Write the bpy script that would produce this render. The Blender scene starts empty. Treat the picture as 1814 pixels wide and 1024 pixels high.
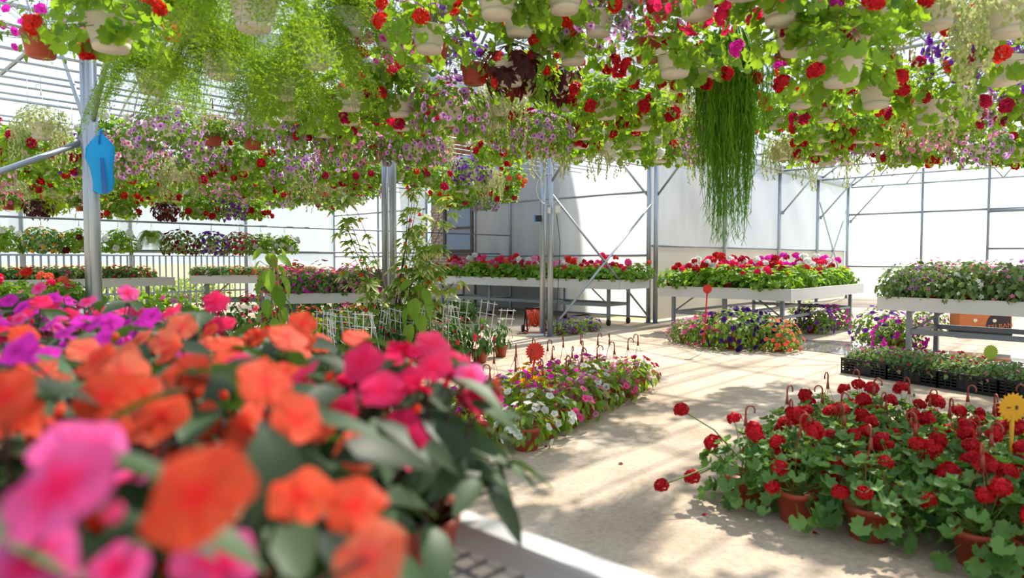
import bpy, math, random
import numpy as np
from mathutils import Vector, Matrix

# ------------------------------------------------------------------ scene basics
sc = bpy.context.scene
COL = sc.collection
PI = math.pi
rnd = random.Random(11)

FPX = 1209.0
CAM_H = 1.4
PITCH = math.atan(52 / FPX)
cam_d = bpy.data.cameras.new('camera')
cam = bpy.data.objects.new('camera', cam_d)
COL.objects.link(cam)
cam.location = (0, 0, CAM_H)
cam.rotation_euler = (PI / 2 - PITCH, 0, 0)
cam_d.sensor_width = 36
cam_d.lens = 24
cam_d.clip_start = 0.05
cam_d.clip_end = 400
cam_d.dof.use_dof = True
cam_d.dof.focus_distance = 9.0
cam_d.dof.aperture_fstop = 2.0
sc.camera = cam

SUN_AZ, SUN_EL = math.radians(33), math.radians(50)
sun_d = bpy.data.lights.new('sun', 'SUN')
sun = bpy.data.objects.new('sun', sun_d)
COL.objects.link(sun)
sun_d.energy = 6.5
sun_d.angle = math.radians(1.2)
sun_d.color = (1.0, 0.92, 0.80)
sdir = Vector((math.sin(SUN_AZ) * math.cos(SUN_EL), math.cos(SUN_AZ) * math.cos(SUN_EL), math.sin(SUN_EL)))
sun.rotation_euler = (-sdir).to_track_quat('-Z', 'Y').to_euler()
sun.location = sdir * 60

world = bpy.data.worlds.new('sky')
sc.world = world
world.use_nodes = True
wn = world.node_tree.nodes
wl = world.node_tree.links
wn.clear()
w_out = wn.new('ShaderNodeOutputWorld')
w_bg = wn.new('ShaderNodeBackground')
w_bg.inputs['Strength'].default_value = 0.85
w_tc = wn.new('ShaderNodeTexCoord')
w_sep = wn.new('ShaderNodeSeparateXYZ')
w_ramp = wn.new('ShaderNodeValToRGB')
w_ramp.color_ramp.elements[0].position = 0.0
w_ramp.color_ramp.elements[0].color = (0.76, 0.85, 0.97, 1)
w_ramp.color_ramp.elements[1].position = 0.9
w_ramp.color_ramp.elements[1].color = (0.58, 0.75, 1.0, 1)
wl.new(w_tc.outputs['Generated'], w_sep.inputs[0])
wl.new(w_sep.outputs['Z'], w_ramp.inputs['Fac'])
wl.new(w_ramp.outputs['Color'], w_bg.inputs['Color'])
wl.new(w_bg.outputs[0], w_out.inputs['Surface'])

vs = sc.view_settings
vs.view_transform = 'Standard'
vs.look = 'None'
vs.gamma = 1.0
vs.use_curve_mapping = False
vs.exposure = 0.52
sc.cycles.transparent_max_bounces = 12
sc.cycles.max_bounces = 5
sc.cycles.diffuse_bounces = 2
sc.cycles.glossy_bounces = 2
sc.cycles.sample_clamp_indirect = 6.0

# ------------------------------------------------------------------ coordinates
AX = Vector((0.733, -0.680, 0)).normalized()      # across the greenhouse spans
BX = Vector((0.680, 0.733, 0)).normalized()       # along the spans


def W(p, q, z=0.0):
    v = AX * p + BX * q
    return Vector((v.x, v.y, z))


def pq(v):
    return v.x * AX.x + v.y * AX.y, v.x * BX.x + v.y * BX.y


def ray(px, py):
    x = (px - 907) / FPX
    y = -(py - 512) / FPX
    cp, sp = math.cos(PITCH), math.sin(PITCH)
    return Vector((x, cp + y * sp, -sp + y * cp))


def at(px, py, depth):
    r = ray(px, py)
    r = r * (depth / r.y)
    return Vector((r.x, r.y, CAM_H + r.z))


def onz(px, py, z=0.0):
    r = ray(px, py)
    k = (z - CAM_H) / r.z
    return Vector((r.x * k, r.y * k, z))


def project(v):
    d = v - Vector((0, 0, CAM_H))
    cp, sp = math.cos(PITCH), math.sin(PITCH)
    f = d.y * cp - d.z * sp
    u = d.y * sp + d.z * cp
    if f < 0.05:
        return None
    return 907 + FPX * d.x / f, 512 - FPX * u / f, f


def q_at(px, p):
    k = (px - 907) / FPX
    return p * (k * AX.y - AX.x) / (BX.x - k * BX.y)


def p_at(px, q):
    k = (px - 907) / FPX
    return q * (k * BX.y - BX.x) / (AX.x - k * AX.y)


ANG_A = math.atan2(AX.y, AX.x)
ANG_B = math.atan2(BX.y, BX.x)

# ------------------------------------------------------------------ colours and materials


def hexc(h):
    c = [int(h[i:i + 2], 16) / 255 for i in (0, 2, 4)]
    return tuple((x / 12.92 if x <= 0.04045 else ((x + 0.055) / 1.055) ** 2.4) for x in c) + (1,)


def mul(c, k):
    return (min(1, c[0] * k), min(1, c[1] * k), min(1, c[2] * k), 1)


MATS = {}


def new_mat(name):
    m = bpy.data.materials.new(name)
    m.use_nodes = True
    m.node_tree.nodes.clear()
    return m, m.node_tree.nodes, m.node_tree.links


def principled(name, col, rough=0.5, metal=0.0, noise=0.0, nscale=8.0, bump=0.0, trans=0.0, spec=0.5):
    if name in MATS:
        return MATS[name]
    m, n, l = new_mat(name)
    out = n.new('ShaderNodeOutputMaterial')
    b = n.new('ShaderNodeBsdfPrincipled')
    b.inputs['Base Color'].default_value = col
    b.inputs['Roughness'].default_value = rough
    b.inputs['Metallic'].default_value = metal
    b.inputs['Specular IOR Level'].default_value = spec
    if noise > 0 or bump > 0:
        tc = n.new('ShaderNodeTexCoord')
        nz = n.new('ShaderNodeTexNoise')
        nz.inputs['Scale'].default_value = nscale
        nz.inputs['Detail'].default_value = 6
        l.new(tc.outputs['Object'], nz.inputs['Vector'])
        if noise > 0:
            mx = n.new('ShaderNodeMix')
            mx.data_type = 'RGBA'
            mx.inputs[6].default_value = mul(col, 1 - noise)
            mx.inputs[7].default_value = mul(col, 1 + noise)
            l.new(nz.outputs['Fac'], mx.inputs[0])
            l.new(mx.outputs[2], b.inputs['Base Color'])
        if bump > 0:
            bp = n.new('ShaderNodeBump')
            bp.inputs['Strength'].default_value = bump
            bp.inputs['Distance'].default_value = 0.02
            l.new(nz.outputs['Fac'], bp.inputs['Height'])
            l.new(bp.outputs[0], b.inputs['Normal'])
    surf = b.outputs[0]
    if trans > 0:
        t = n.new('ShaderNodeBsdfTranslucent')
        t.inputs['Color'].default_value = col
        ms = n.new('ShaderNodeMixShader')
        ms.inputs[0].default_value = trans
        l.new(b.outputs[0], ms.inputs[1])
        l.new(t.outputs[0], ms.inputs[2])
        surf = ms.outputs[0]
    l.new(surf, out.inputs['Surface'])
    MATS[name] = m
    return m


def _island_random(n, l):
    g = n.new('ShaderNodeNewGeometry')
    o = n.new('ShaderNodeObjectInfo')
    a = n.new('ShaderNodeMath')
    a.operation = 'ADD'
    l.new(g.outputs['Random Per Island'], a.inputs[0])
    l.new(o.outputs['Random'], a.inputs[1])
    fr = n.new('ShaderNodeMath')
    fr.operation = 'FRACT'
    l.new(a.outputs[0], fr.inputs[0])
    return fr.outputs[0]


def _rad(n):
    a = n.new('ShaderNodeAttribute')
    a.attribute_name = 'rad'
    return a.outputs['Fac']


def leaf_mat(name, dark, light, tcol, trans=0.4, rough=0.45, edge=None):
    """leaf colour varies from leaf to leaf between dark and light; light shines through as tcol; edge = variegated margin"""
    if name in MATS:
        return MATS[name]
    m, n, l = new_mat(name)
    out = n.new('ShaderNodeOutputMaterial')
    r = _island_random(n, l)
    mx = n.new('ShaderNodeMix')
    mx.data_type = 'RGBA'
    mx.inputs[6].default_value = dark
    mx.inputs[7].default_value = light
    l.new(r, mx.inputs[0])
    colsock = mx.outputs[2]
    if edge is not None:
        mr = n.new('ShaderNodeMapRange')
        mr.inputs['From Min'].default_value = 0.45
        mr.inputs['From Max'].default_value = 0.75
        l.new(_rad(n), mr.inputs['Value'])
        m2 = n.new('ShaderNodeMix')
        m2.data_type = 'RGBA'
        m2.inputs[7].default_value = edge
        l.new(mr.outputs[0], m2.inputs[0])
        l.new(colsock, m2.inputs[6])
        colsock = m2.outputs[2]
    b = n.new('ShaderNodeBsdfPrincipled')
    b.inputs['Roughness'].default_value = rough
    b.inputs['Specular IOR Level'].default_value = 0.28
    l.new(colsock, b.inputs['Base Color'])
    t = n.new('ShaderNodeBsdfTranslucent')
    if edge is not None:
        m3 = n.new('ShaderNodeMix')
        m3.data_type = 'RGBA'
        m3.inputs[0].default_value = 0.5
        m3.inputs[7].default_value = tcol
        l.new(colsock, m3.inputs[6])
        l.new(m3.outputs[2], t.inputs['Color'])
    else:
        t.inputs['Color'].default_value = tcol
    ms = n.new('ShaderNodeMixShader')
    ms.inputs[0].default_value = trans
    l.new(b.outputs[0], ms.inputs[1])
    l.new(t.outputs[0], ms.inputs[2])
    l.new(ms.outputs[0], out.inputs['Surface'])
    MATS[name] = m
    return m


def petal_mat(name, edge, throat=None, w0=0.15, w1=0.4, trans=0.45, star=None):
    if name in MATS:
        return MATS[name]
    m, n, l = new_mat(name)
    out = n.new('ShaderNodeOutputMaterial')
    r = _island_random(n, l)
    mx = n.new('ShaderNodeMix')
    mx.data_type = 'RGBA'
    mx.inputs[6].default_value = mul(edge, 0.78)
    mx.inputs[7].default_value = mul(edge, 1.15)
    l.new(r, mx.inputs[0])
    cs = mx.outputs[2]
    if throat is not None:
        mr = n.new('ShaderNodeMapRange')
        mr.inputs['From Min'].default_value = w0
        mr.inputs['From Max'].default_value = w1
        l.new(_rad(n), mr.inputs['Value'])
        m2 = n.new('ShaderNodeMix')
        m2.data_type = 'RGBA'
        m2.inputs[6].default_value = throat
        l.new(mr.outputs[0], m2.inputs[0])
        l.new(cs, m2.inputs[7])
        cs = m2.outputs[2]
    b = n.new('ShaderNodeBsdfPrincipled')
    b.inputs['Roughness'].default_value = 0.6
    b.inputs['Specular IOR Level'].default_value = 0.25
    l.new(cs, b.inputs['Base Color'])
    t = n.new('ShaderNodeBsdfTranslucent')
    l.new(cs, t.inputs['Color'])
    ms = n.new('ShaderNodeMixShader')
    ms.inputs[0].default_value = trans
    l.new(b.outputs[0], ms.inputs[1])
    l.new(t.outputs[0], ms.inputs[2])
    l.new(ms.outputs[0], out.inputs['Surface'])
    MATS[name] = m
    return m


TERRA = principled('terracotta_plastic', hexc('a8452c'), 0.42, noise=0.18, nscale=14)
WHITEPOT = principled('white_basket_plastic', hexc('efe6d8'), 0.45, noise=0.06, nscale=9, trans=0.25)
SOIL = principled('potting_soil', hexc('3a2a1e'), 0.95, noise=0.5, nscale=60)
HOOK = principled('hook_plastic', hexc('a04a34'), 0.45, trans=0.1)
WIRE = principled('wire_white', hexc('d9d9d4'), 0.4)
STEEL = principled('galvanised_steel', hexc('aab2ba'), 0.38, metal=0.75, noise=0.12, nscale=5)
STEEL_D = principled('dull_steel', hexc('8e959c'), 0.5, metal=0.6, noise=0.15, nscale=7)
ALU = principled('bench_aluminium', hexc('dddddb'), 0.42, metal=0.15, noise=0.06, nscale=4)
BLACKP = principled('black_plastic', hexc('17171c'), 0.5)
WHITE = principled('white_plastic', hexc('e9e9e6'), 0.4)
STEM_G = principled('green_stem', hexc('6f8f3a'), 0.55, trans=0.15)
STEM_B = principled('brown_stem', hexc('4a2a1e'), 0.6)
BAMBOO = principled('bamboo_cane', hexc('b08a55'), 0.6, noise=0.2, nscale=20)

L_IMP = leaf_mat('impatiens_leaf', hexc('1f2e1b'), hexc('46603a'), hexc('5a7a2e'), 0.22, 0.5)
L_GER = leaf_mat('geranium_leaf', hexc('2c5624'), hexc('7ea656'), hexc('86b43c'), 0.3, 0.5)
L_BSK = leaf_mat('basket_leaf', hexc('33601c'), hexc('84ae3e'), hexc('b2da30'), 0.42, 0.5)
L_PET = leaf_mat('petunia_leaf', hexc('3c6a24'), hexc('86aa4c'), hexc('9cc034'), 0.34, 0.55)
L_FERN = leaf_mat('asparagus_fern_leaf', hexc('4a7614'), hexc('98b830'), hexc('acd028'), 0.4, 0.5)
L_SILV = leaf_mat('silver_leaf', hexc('8d9a5c'), hexc('c9cf9c'), hexc('cfd68a'), 0.4, 0.6)
L_RHIP = leaf_mat('rhipsalis_green', hexc('4f8a18'), hexc('93c436'), hexc('b0dc3a'), 0.4, 0.45)
L_PURP = leaf_mat('purple_vine_leaf', hexc('24101a'), hexc('4e2026'), hexc('7a2a22'), 0.3, 0.45)
L_LIME = leaf_mat('lime_vine_leaf', hexc('9cc020'), hexc('cfe23c'), hexc('d6ee30'), 0.5, 0.5)
L_ABUT = leaf_mat('abutilon_leaf', hexc('5f8a2c'), hexc('8fae44'), hexc('c8d850'), 0.4, 0.5, edge=hexc('e6e2a0'))
L_BROAD = leaf_mat('broad_leaf', hexc('4a7a1e'), hexc('8ab040'), hexc('a6cc30'), 0.42, 0.45)
L_DARK = leaf_mat('glossy_dark_leaf', hexc('2c5026'), hexc('577f3c'), hexc('6f9a34'), 0.25, 0.35)
L_DIAN = leaf_mat('dianthus_leaf', hexc('4c6a3a'), hexc('86a066'), hexc('9cb458'), 0.3, 0.55)

P = {
    'orange': petal_mat('orange_petal', hexc('ff5a34'), hexc('ff3328'), 0.1, 0.35),
    'coral': petal_mat('coral_petal', hexc('ff7a56'), hexc('ff5a50'), 0.1, 0.4),
    'hotpink': petal_mat('hot_pink_petal', hexc('ff2f6a'), hexc('ff1258'), 0.1, 0.5),
    'magenta': petal_mat('magenta_petal', hexc('f52ec8'), hexc('d010a0'), 0.1, 0.4),
    'rose': petal_mat('rose_pink_petal', hexc('ff62a8'), hexc('ff1c70'), 0.15, 0.55),
    'red': petal_mat('deep_red_petal', hexc('c80f1e'), hexc('8a0a18'), 0.0, 0.5, 0.25),
    'scarlet': petal_mat('scarlet_petal', hexc('e8301e'), hexc('c01818'), 0.0, 0.5, 0.3),
    'lilac': petal_mat('lilac_veined_petal', hexc('d8a0dc'), hexc('7a2a86'), 0.18, 0.5),
    'purple': petal_mat('purple_petal', hexc('8a3cc0'), hexc('4a1a78'), 0.15, 0.5),
    'violet': petal_mat('dark_violet_petal', hexc('3c1c70'), hexc('200a40'), 0.15, 0.5),
    'star': petal_mat('pink_star_petal', hexc('f8d4e4'), hexc('e0206c'), 0.2, 0.75),
    'white': petal_mat('white_petal', hexc('f4f2ee'), hexc('d8dca0'), 0.1, 0.3),
    'yellow': petal_mat('yellow_petal', hexc('f0a808'), hexc('a86008'), 0.1, 0.3),
    'pink': petal_mat('soft_pink_petal', hexc('f29cc4'), hexc('e05a98'), 0.1, 0.5),
    'crimson': petal_mat('crimson_petal', hexc('d01a50'), hexc('90103c'), 0.1, 0.5),
    'darkred': petal_mat('wine_red_petal', hexc('7c1226'), hexc('4a0a18'), 0.1, 0.5),
}

# ------------------------------------------------------------------ geometry helpers (numpy)
# a geo is (verts Nx3 array, faces list of tuples, rad N array)


def G(v, f, r=None):
    v = np.array([tuple(x) for x in v], dtype=float)
    return v, f, (np.array(r, dtype=float) if r is not None else np.ones(len(v)))


def frame(pos, n, t, s=1.0):
    n = np.array(n, float)
    n /= np.linalg.norm(n) + 1e-9
    t = np.array(t, float)
    t = t - n * t.dot(n)
    ln = np.linalg.norm(t)
    if ln < 1e-5:
        t = np.cross(n, (1, 0, 0.3))
        ln = np.linalg.norm(t)
    t /= ln
    x = np.cross(t, n)
    M = np.eye(4)
    M[:3, 0] = x * s
    M[:3, 1] = t * s
    M[:3, 2] = n * s
    M[:3, 3] = pos
    return M


def join(items):
    """items: list of (geo, 4x4 or None)"""
    V, F, R = [], [], []
    off = 0
    for g, M in items:
        v, f, r = g
        if M is not None:
            v = v @ M[:3, :3].T + M[:3, 3]
        V.append(v)
        R.append(r)
        F.extend([tuple(i + off for i in q) for q in f])
        off += len(v)
    if not V:
        return np.zeros((0, 3)), [], np.zeros(0)
    return np.concatenate(V), F, np.concatenate(R)


def mesh(name, g, mat, smooth=True):
    v, f, r = g
    me = bpy.data.meshes.new(name)
    me.from_pydata(v.tolist(), [], f)
    at_ = me.attributes.new('rad', 'FLOAT', 'POINT')
    at_.data.foreach_set('value', np.asarray(r, dtype=np.float32))
    if smooth:
        me.polygons.foreach_set('use_smooth', [True] * len(me.polygons))
    if mat is not None:
        me.materials.append(mat)
    me.update()
    return me


def box(cx, cy, cz, sx, sy, sz):
    x, y, z = sx / 2, sy / 2, sz / 2
    v = [(cx + a * x, cy + b * y, cz + c * z) for c in (-1, 1) for b in (-1, 1) for a in (-1, 1)]
    f = [(0, 2, 3, 1), (4, 5, 7, 6), (0, 1, 5, 4), (2, 6, 7, 3), (0, 4, 6, 2), (1, 3, 7, 5)]
    return G(v, f)


def tube(pts, r0, r1=None, sides=8, caps=True):
    pts = [np.array(tuple(p), float) for p in pts]
    r1 = r0 if r1 is None else r1
    n = len(pts)
    v, f, rr = [], [], []
    ref = None
    for i, p in enumerate(pts):
        d = pts[min(i + 1, n - 1)] - pts[max(i - 1, 0)]
        d = d / (np.linalg.norm(d) + 1e-9)
        if ref is None:
            ref = np.array((0, 0, 1.0)) if abs(d[2]) < 0.9 else np.array((1.0, 0, 0))
        u = np.cross(d, ref)
        lu = np.linalg.norm(u)
        if lu < 1e-4:
            u = np.cross(d, (0.3, 1, 0.2))
            lu = np.linalg.norm(u)
        u /= lu
        w = np.cross(u, d)
        ref = w if abs(d @ w) < 0.5 else ref
        r = r0 + (r1 - r0) * i / max(1, n - 1)
        for k in range(sides):
            a = 2 * PI * k / sides
            v.append(p + u * (r * math.cos(a)) + w * (r * math.sin(a)))
            rr.append(0.5)
        if i:
            o = (i - 1) * sides
            for k in range(sides):
                k2 = (k + 1) % sides
                f.append((o + k, o + k2, o + sides + k2, o + sides + k))
    if caps:
        f.append(tuple(range(sides - 1, -1, -1)))
        f.append(tuple(range((n - 1) * sides, n * sides)))
    return G(v, f, rr)


def lathe(prof, n=20):
    v, f = [], []
    for r, z in prof:
        for k in range(n):
            a = 2 * PI * k / n
            v.append((r * math.cos(a), r * math.sin(a), z))
    for i in range(len(prof) - 1):
        for k in range(n):
            k2 = (k + 1) % n
            f.append((i * n + k, i * n + k2, (i + 1) * n + k2, (i + 1) * n + k))
    if prof[0][0] > 1e-4:
        f.append(tuple(range(n - 1, -1, -1)))
    return G(v, f)


def disc(r, z, n=16, cx=0, cy=0):
    v = [(cx, cy, z)] + [(cx + r * math.cos(2 * PI * k / n), cy + r * math.sin(2 * PI * k / n), z) for k in range(n)]
    return G(v, [(0, 1 + k, 1 + (k + 1) % n) for k in range(n)])


# --- leaves: base at origin, tip along +Y, upper side +Z, unit length
def leaf_lance(w=0.36, rows=5, fold=0.25, curl=0.3):
    v, f, r = [], [], []
    for i in range(rows + 1):
        t = i / rows
        hw = 0.5 * w * max(0.03, math.sin(PI * t ** 0.85) ** 0.8)
        y = t
        z = -curl * t * t
        v += [(-hw, y, z + fold * hw), (0, y, z), (hw, y, z + fold * hw)]
        r += [1, 0, 1]
    for i in range(rows):
        o = 3 * i
        f += [(o, o + 1, o + 4, o + 3), (o + 1, o + 2, o + 5, o + 4)]
    return G(v, f, r)


def leaf_round(n=14, scal=0.10, k=7, cup=0.25, rings=2, seed=0):
    rg = random.Random(seed)
    v, r, f = [(0, 0, 0)], [0], []
    ph = rg.random() * 6
    for j in range(1, rings + 1):
        q = j / rings
        for i in range(n):
            a = math.radians(-155 + 310 * i / (n - 1))
            rad = 0.5 * q * (1 + (scal * math.cos(k * a + ph) if j == rings else 0)) * (1 - 0.12 * (abs(a) / PI))
            z = cup * rad * rad * 2 + (0.075 * math.sin(4.5 * a + ph) if j == rings else 0.0)
            v.append((rad * math.sin(a), rad * math.cos(a) + 0.05, z))
            r.append(q)
    for i in range(n - 1):
        f.append((0, 2 + i, 1 + i))
    for j in range(1, rings):
        o, o2 = 1 + (j - 1) * n, 1 + j * n
        for i in range(n - 1):
            f.append((o + i, o + i + 1, o2 + i + 1, o2 + i))
    return G(v, f, r)


def leaf_oval(w=0.8, fold=0.2):
    v = [(0, 0, 0), (-w * 0.45, 0.4, fold * w), (0, 0.5, 0), (w * 0.45, 0.4, fold * w), (0, 1, -0.15)]
    return G(v, [(0, 2, 1), (0, 3, 2), (1, 2, 4), (2, 3, 4)], [0, 1, 0, 1, 0.8])


def leaf_lobed(tips=((-105, .5), (-52, .8), (0, 1), (52, .8), (105, .5)), notch=0.36, droop=0.25):
    v, r, f = [(0, 0, 0)], [0], []
    pts = []
    for i, (a, L) in enumerate(tips):
        pts.append((a - 16, L * 0.62))
        pts.append((a, L))
        pts.append((a + 16, L * 0.62))
        if i < len(tips) - 1:
            pts.append(((a + tips[i + 1][0]) / 2, notch))
    for a, L in pts:
        a = math.radians(a)
        v.append((L * math.sin(a), L * math.cos(a), -droop * L * L + 0.04))
        r.append(min(1, L * 1.1))
    for i in range(len(pts) - 1):
        f.append((0, i + 2, i + 1))
    return G(v, f, r)


# --- flowers: centre at origin, facing +Z, unit radius
def fl_petunia(n=10, rip=0.08, seed=0):
    rg = random.Random(seed)
    ph = rg.random()
    v, r, f = [(0, 0, -0.6)], [0], []
    rings = [(0.13, -0.5), (0.36, -0.2), (0.72, -0.03), (1.0, 0.0)]
    for j, (rr, z) in enumerate(rings):
        for k in range(n):
            a = 2 * PI * k / n
            lob = 1 + (rip * math.cos(5 * a) if j == 3 else 0)
            zz = z + (0.06 * math.sin(5 * a + ph * 6) if j == 3 else 0)
            v.append((rr * lob * math.cos(a), rr * lob * math.sin(a), zz))
            r.append(rr)
    for k in range(n):
        f.append((0, 1 + k, 1 + (k + 1) % n))
    for j in range(3):
        o, o2 = 1 + j * n, 1 + (j + 1) * n
        for k in range(n):
            k2 = (k + 1) % n
            f.append((o + k, o2 + k, o2 + k2, o + k2))
    return G(v, f, r)


def fl_trumpet_low(n=8):
    v, r, f = [(0, 0, -0.3)], [0], []
    for k in range(n):
        a = 2 * PI * k / n
        v.append((math.cos(a), math.sin(a), 0.08 * math.sin(4 * a)))
        r.append(1)
    for k in range(n):
        f.append((0, 1 + k, 1 + (k + 1) % n))
    return G(v, f, r)


def fl_impatiens(seed=0):
    rg = random.Random(seed)
    v, r, f = [], [], []
    for p in range(5):
        a0 = 2 * PI * p / 5 + 0.1 * rg.uniform(-1, 1)
        size = rg.uniform(0.92, 1.08) * (1.08 if p in (0, 1) else 0.95)
        o = len(v)
        lift = 0.03 * (p % 2)
        tilt = rg.uniform(-0.10, 0.16)
        rows, cols = 4, 5
        for i in range(rows + 1):
            t = i / rows
            hw = 0.62 * size * (0.18 + 0.82 * math.sin(min(1, t * 1.12) * PI * 0.62)) if t > 0 else 0.08
            for j in range(cols):
                u = -1 + 2 * j / (cols - 1)
                rr = size * t * (1 - 0.13 * (1 - abs(u)) * (t > 0.95)) * (1 - 0.20 * u * u * t)
                x, y = rr, hw * u * (0.9 if t > 0.9 else 1)
                z = lift + tilt * t * t - 0.10 * t * t + 0.05 * u * u * t + 0.03 * math.sin(3 * u + p) * t
                v.append((x * math.cos(a0) - y * math.sin(a0), x * math.sin(a0) + y * math.cos(a0), z))
                r.append(t)
        for i in range(rows):
            for j in range(cols - 1):
                q = o + i * cols + j
                f.append((q, q + cols, q + cols + 1, q + 1))
    return G(v, f, r)


def fl_five(notch=0.5, cup=0.12, n=5):
    v, r, f = [(0, 0, -cup)], [0], []
    for k in range(2 * n):
        a = PI * k / n
        L = 1.0 if k % 2 == 0 else notch
        v.append((L * math.cos(a), L * math.sin(a), cup * 0.4 * (k % 2)))
        r.append(L)
    for k in range(2 * n):
        f.append((0, 1 + k, 1 + (k + 1) % (2 * n)))
    return G(v, f, r)


def fl_daisy(n=11):
    v, r, f = [], [], []
    for p in range(n):
        a = 2 * PI * p / n
        o = len(v)
        for (x, y) in ((0.12, -0.05), (0.12, 0.05), (0.7, 0.17), (1.0, 0.0), (0.7, -0.17)):
            v.append((x * math.cos(a) - y * math.sin(a), x * math.sin(a) + y * math.cos(a), 0.04 * x))
            r.append(x)
        f.append((o, o + 4, o + 3, o + 2, o + 1))
    o = len(v)
    v.append((0, 0, 0.12))
    r.append(0)
    for k in range(8):
        v.append((0.22 * math.cos(PI * k / 4), 0.22 * math.sin(PI * k / 4), 0.03))
        r.append(0.02)
    for k in range(8):
        f.append((o, o + 1 + k, o + 1 + (k + 1) % 8))
    return G(v, f, r)


def fl_bell():
    return lathe([(0.05, 1.0), (0.35, 0.75), (0.42, 0.35), (0.6, 0.0)], 6)


def sphere_pts(n, zmin=-0.35):
    out = []
    for i in range(n):
        z = 1 - (1 - zmin) * (i + 0.5) / n
        a = i * 2.39996
        s = math.sqrt(max(0, 1 - z * z))
        out.append((s * math.cos(a), s * math.sin(a), z))
    return out


def umbel(n=34, fr=0.36, seed=0):
    rg = random.Random(seed)
    it = []
    g = fl_five(0.62, 0.15)
    for (x, y, z) in sphere_pts(n):
        k = rg.uniform(0.78, 1.06)
        d = np.array((x, y, z * 0.85))
        nn = d + np.array([rg.uniform(-.3, .3) for _ in range(3)])
        it.append((g, frame(d * k * (1 - fr * 0.4), nn, (rg.uniform(-1, 1), rg.uniform(-1, 1), 0.2), fr * rg.uniform(.85, 1.15))))
    return join(it)


def umbel_low(n=14, seed=0):
    return umbel(n, 0.55, seed)


def mound(n, R, h, D, rg, inner=0.6, z0=0.0, tight=0.88):
    """points on a basket-plant's envelope: dome of height h over the rim, trailing D below it"""
    prof = [(0.02, h), (0.45 * R, 0.93 * h), (0.82 * R, 0.6 * h), (R, 0.1 * h), (R * 0.98, -0.45 * D), (R * tight, -D)]
    seg = [math.hypot(prof[i + 1][0] - prof[i][0], prof[i + 1][1] - prof[i][1]) * (prof[i][0] + prof[i + 1][0] + 0.02) for i in range(5)]
    tot = sum(seg)
    out = []
    for _ in range(n):
        x = rg.random() * tot
        i = 0
        while i < 4 and x > seg[i]:
            x -= seg[i]
            i += 1
        t = rg.random()
        r = prof[i][0] + (prof[i + 1][0] - prof[i][0]) * t
        z = prof[i][1] + (prof[i + 1][1] - prof[i][1]) * t
        dr, dz = prof[i + 1][0] - prof[i][0], prof[i + 1][1] - prof[i][1]
        ln = math.hypot(dr, dz) + 1e-9
        nr, nz = -dz / ln, dr / ln
        a = rg.random() * 2 * PI
        k = inner + (1.06 - inner) * rg.random() ** 0.6
        c, s = math.cos(a), math.sin(a)
        zz = z * k if z > 0 else z * (0.5 + 0.5 * k)
        pos = np.array((r * k * c, r * k * s, zz + z0))
        nn = np.array((nr * c, nr * s, nz))
        tt = np.array((dr / ln * c, dr / ln * s, dz / ln))
        out.append((pos, nn, tt, k))
    return out


# ------------------------------------------------------------------ objects
def link(o):
    COL.objects.link(o)
    return o


def tag(o, label=None, cat=None, group=None, kind=None):
    if label:
        o['label'] = label
    if cat:
        o['category'] = cat
    if group:
        o['group'] = group
    if kind:
        o['kind'] = kind
    return o


def thing(name, label, cat, loc=(0, 0, 0), rz=0.0, group=None, s=1.0, kind=None):
    o = link(bpy.data.objects.new(name, None))
    o.empty_display_size = 0.05
    o.location = tuple(loc)
    o.rotation_euler = (0, 0, rz)
    o.scale = (s, s, s)
    return tag(o, label, cat, group, kind)


def part(name, g, mat, parent=None, M=None, smooth=True, label=None, kind=None, me=None):
    if me is None:
        me = mesh(name, g, mat, smooth)
    o = link(bpy.data.objects.new(name, me))
    if mat is not None and (not me.materials or me.materials[0] != mat):
        o.material_slots[0].link = 'OBJECT'
        o.material_slots[0].material = mat
    if parent is not None:
        o.parent = parent
    if M is not None:
        o.matrix_basis = Matrix(M.tolist()) if isinstance(M, np.ndarray) else M
    return tag(o, label, None, None, kind)


class Spec:
    """a kind of plant: parts that every copy gets"""

    def __init__(s, name):
        s.name = name
        s.parts = []

    def add(s, pname, g, mat, kind=None, smooth=True, M=None, label=None):
        s.parts.append([pname, mesh(s.name + '_' + pname, g, mat, smooth), mat, M, kind, label])

    def add_me(s, pname, me, M, mat=None, kind=None, label=None):
        s.parts.append([pname, me, mat, M, kind, label])


def place(spec, loc, rz=0.0, s=1.0, label=None, cat='plant', group=None, recol=None):
    root = thing(spec.name, label, cat, loc, rz, group, s)
    for pname, me, mat, M, kind, lab in spec.parts:
        m = recol.get(pname, None) if recol else None
        if isinstance(m, (list, tuple)):
            m = rnd.choice(m)
        po = part(pname, None, m if m is not None else mat, root, M, me=me, kind=kind, label=lab)
        if pname == 'hanger':
            part(SUBS[me.name][0], None, None, po, None, me=SUBS[me.name][1])
    return root


ORD = ['first', 'second', 'third', 'fourth', 'fifth', 'sixth', 'seventh', 'eighth', 'ninth', 'tenth', 'eleventh', 'twelfth', 'thirteenth',
       'fourteenth', 'fifteenth', 'sixteenth', 'seventeenth', 'eighteenth', 'nineteenth', 'twentieth']
TENS = ['', '', 'twenty', 'thirty', 'forty', 'fifty', 'sixty', 'seventy', 'eighty', 'ninety']
NUM = ['zero', 'one', 'two', 'three', 'four', 'five', 'six', 'seven', 'eight', 'nine', 'ten', 'eleven', 'twelve', 'thirteen', 'fourteen', 'fifteen', 'sixteen',
       'seventeen', 'eighteen', 'nineteen', 'twenty']


def ordinal(i):
    if i < 20:
        return ORD[i]
    n = i + 1
    if n % 10 == 0:
        return TENS[n // 10][:-1] + 'ieth'
    return TENS[n // 10] + '-' + ORD[n % 10 - 1]


LABELS = []          # (object, description, where): labels worked out at the end by position in view


def want_label(o, desc, where, zoff=0.2):
    LABELS.append((o, desc, where, zoff))


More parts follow.
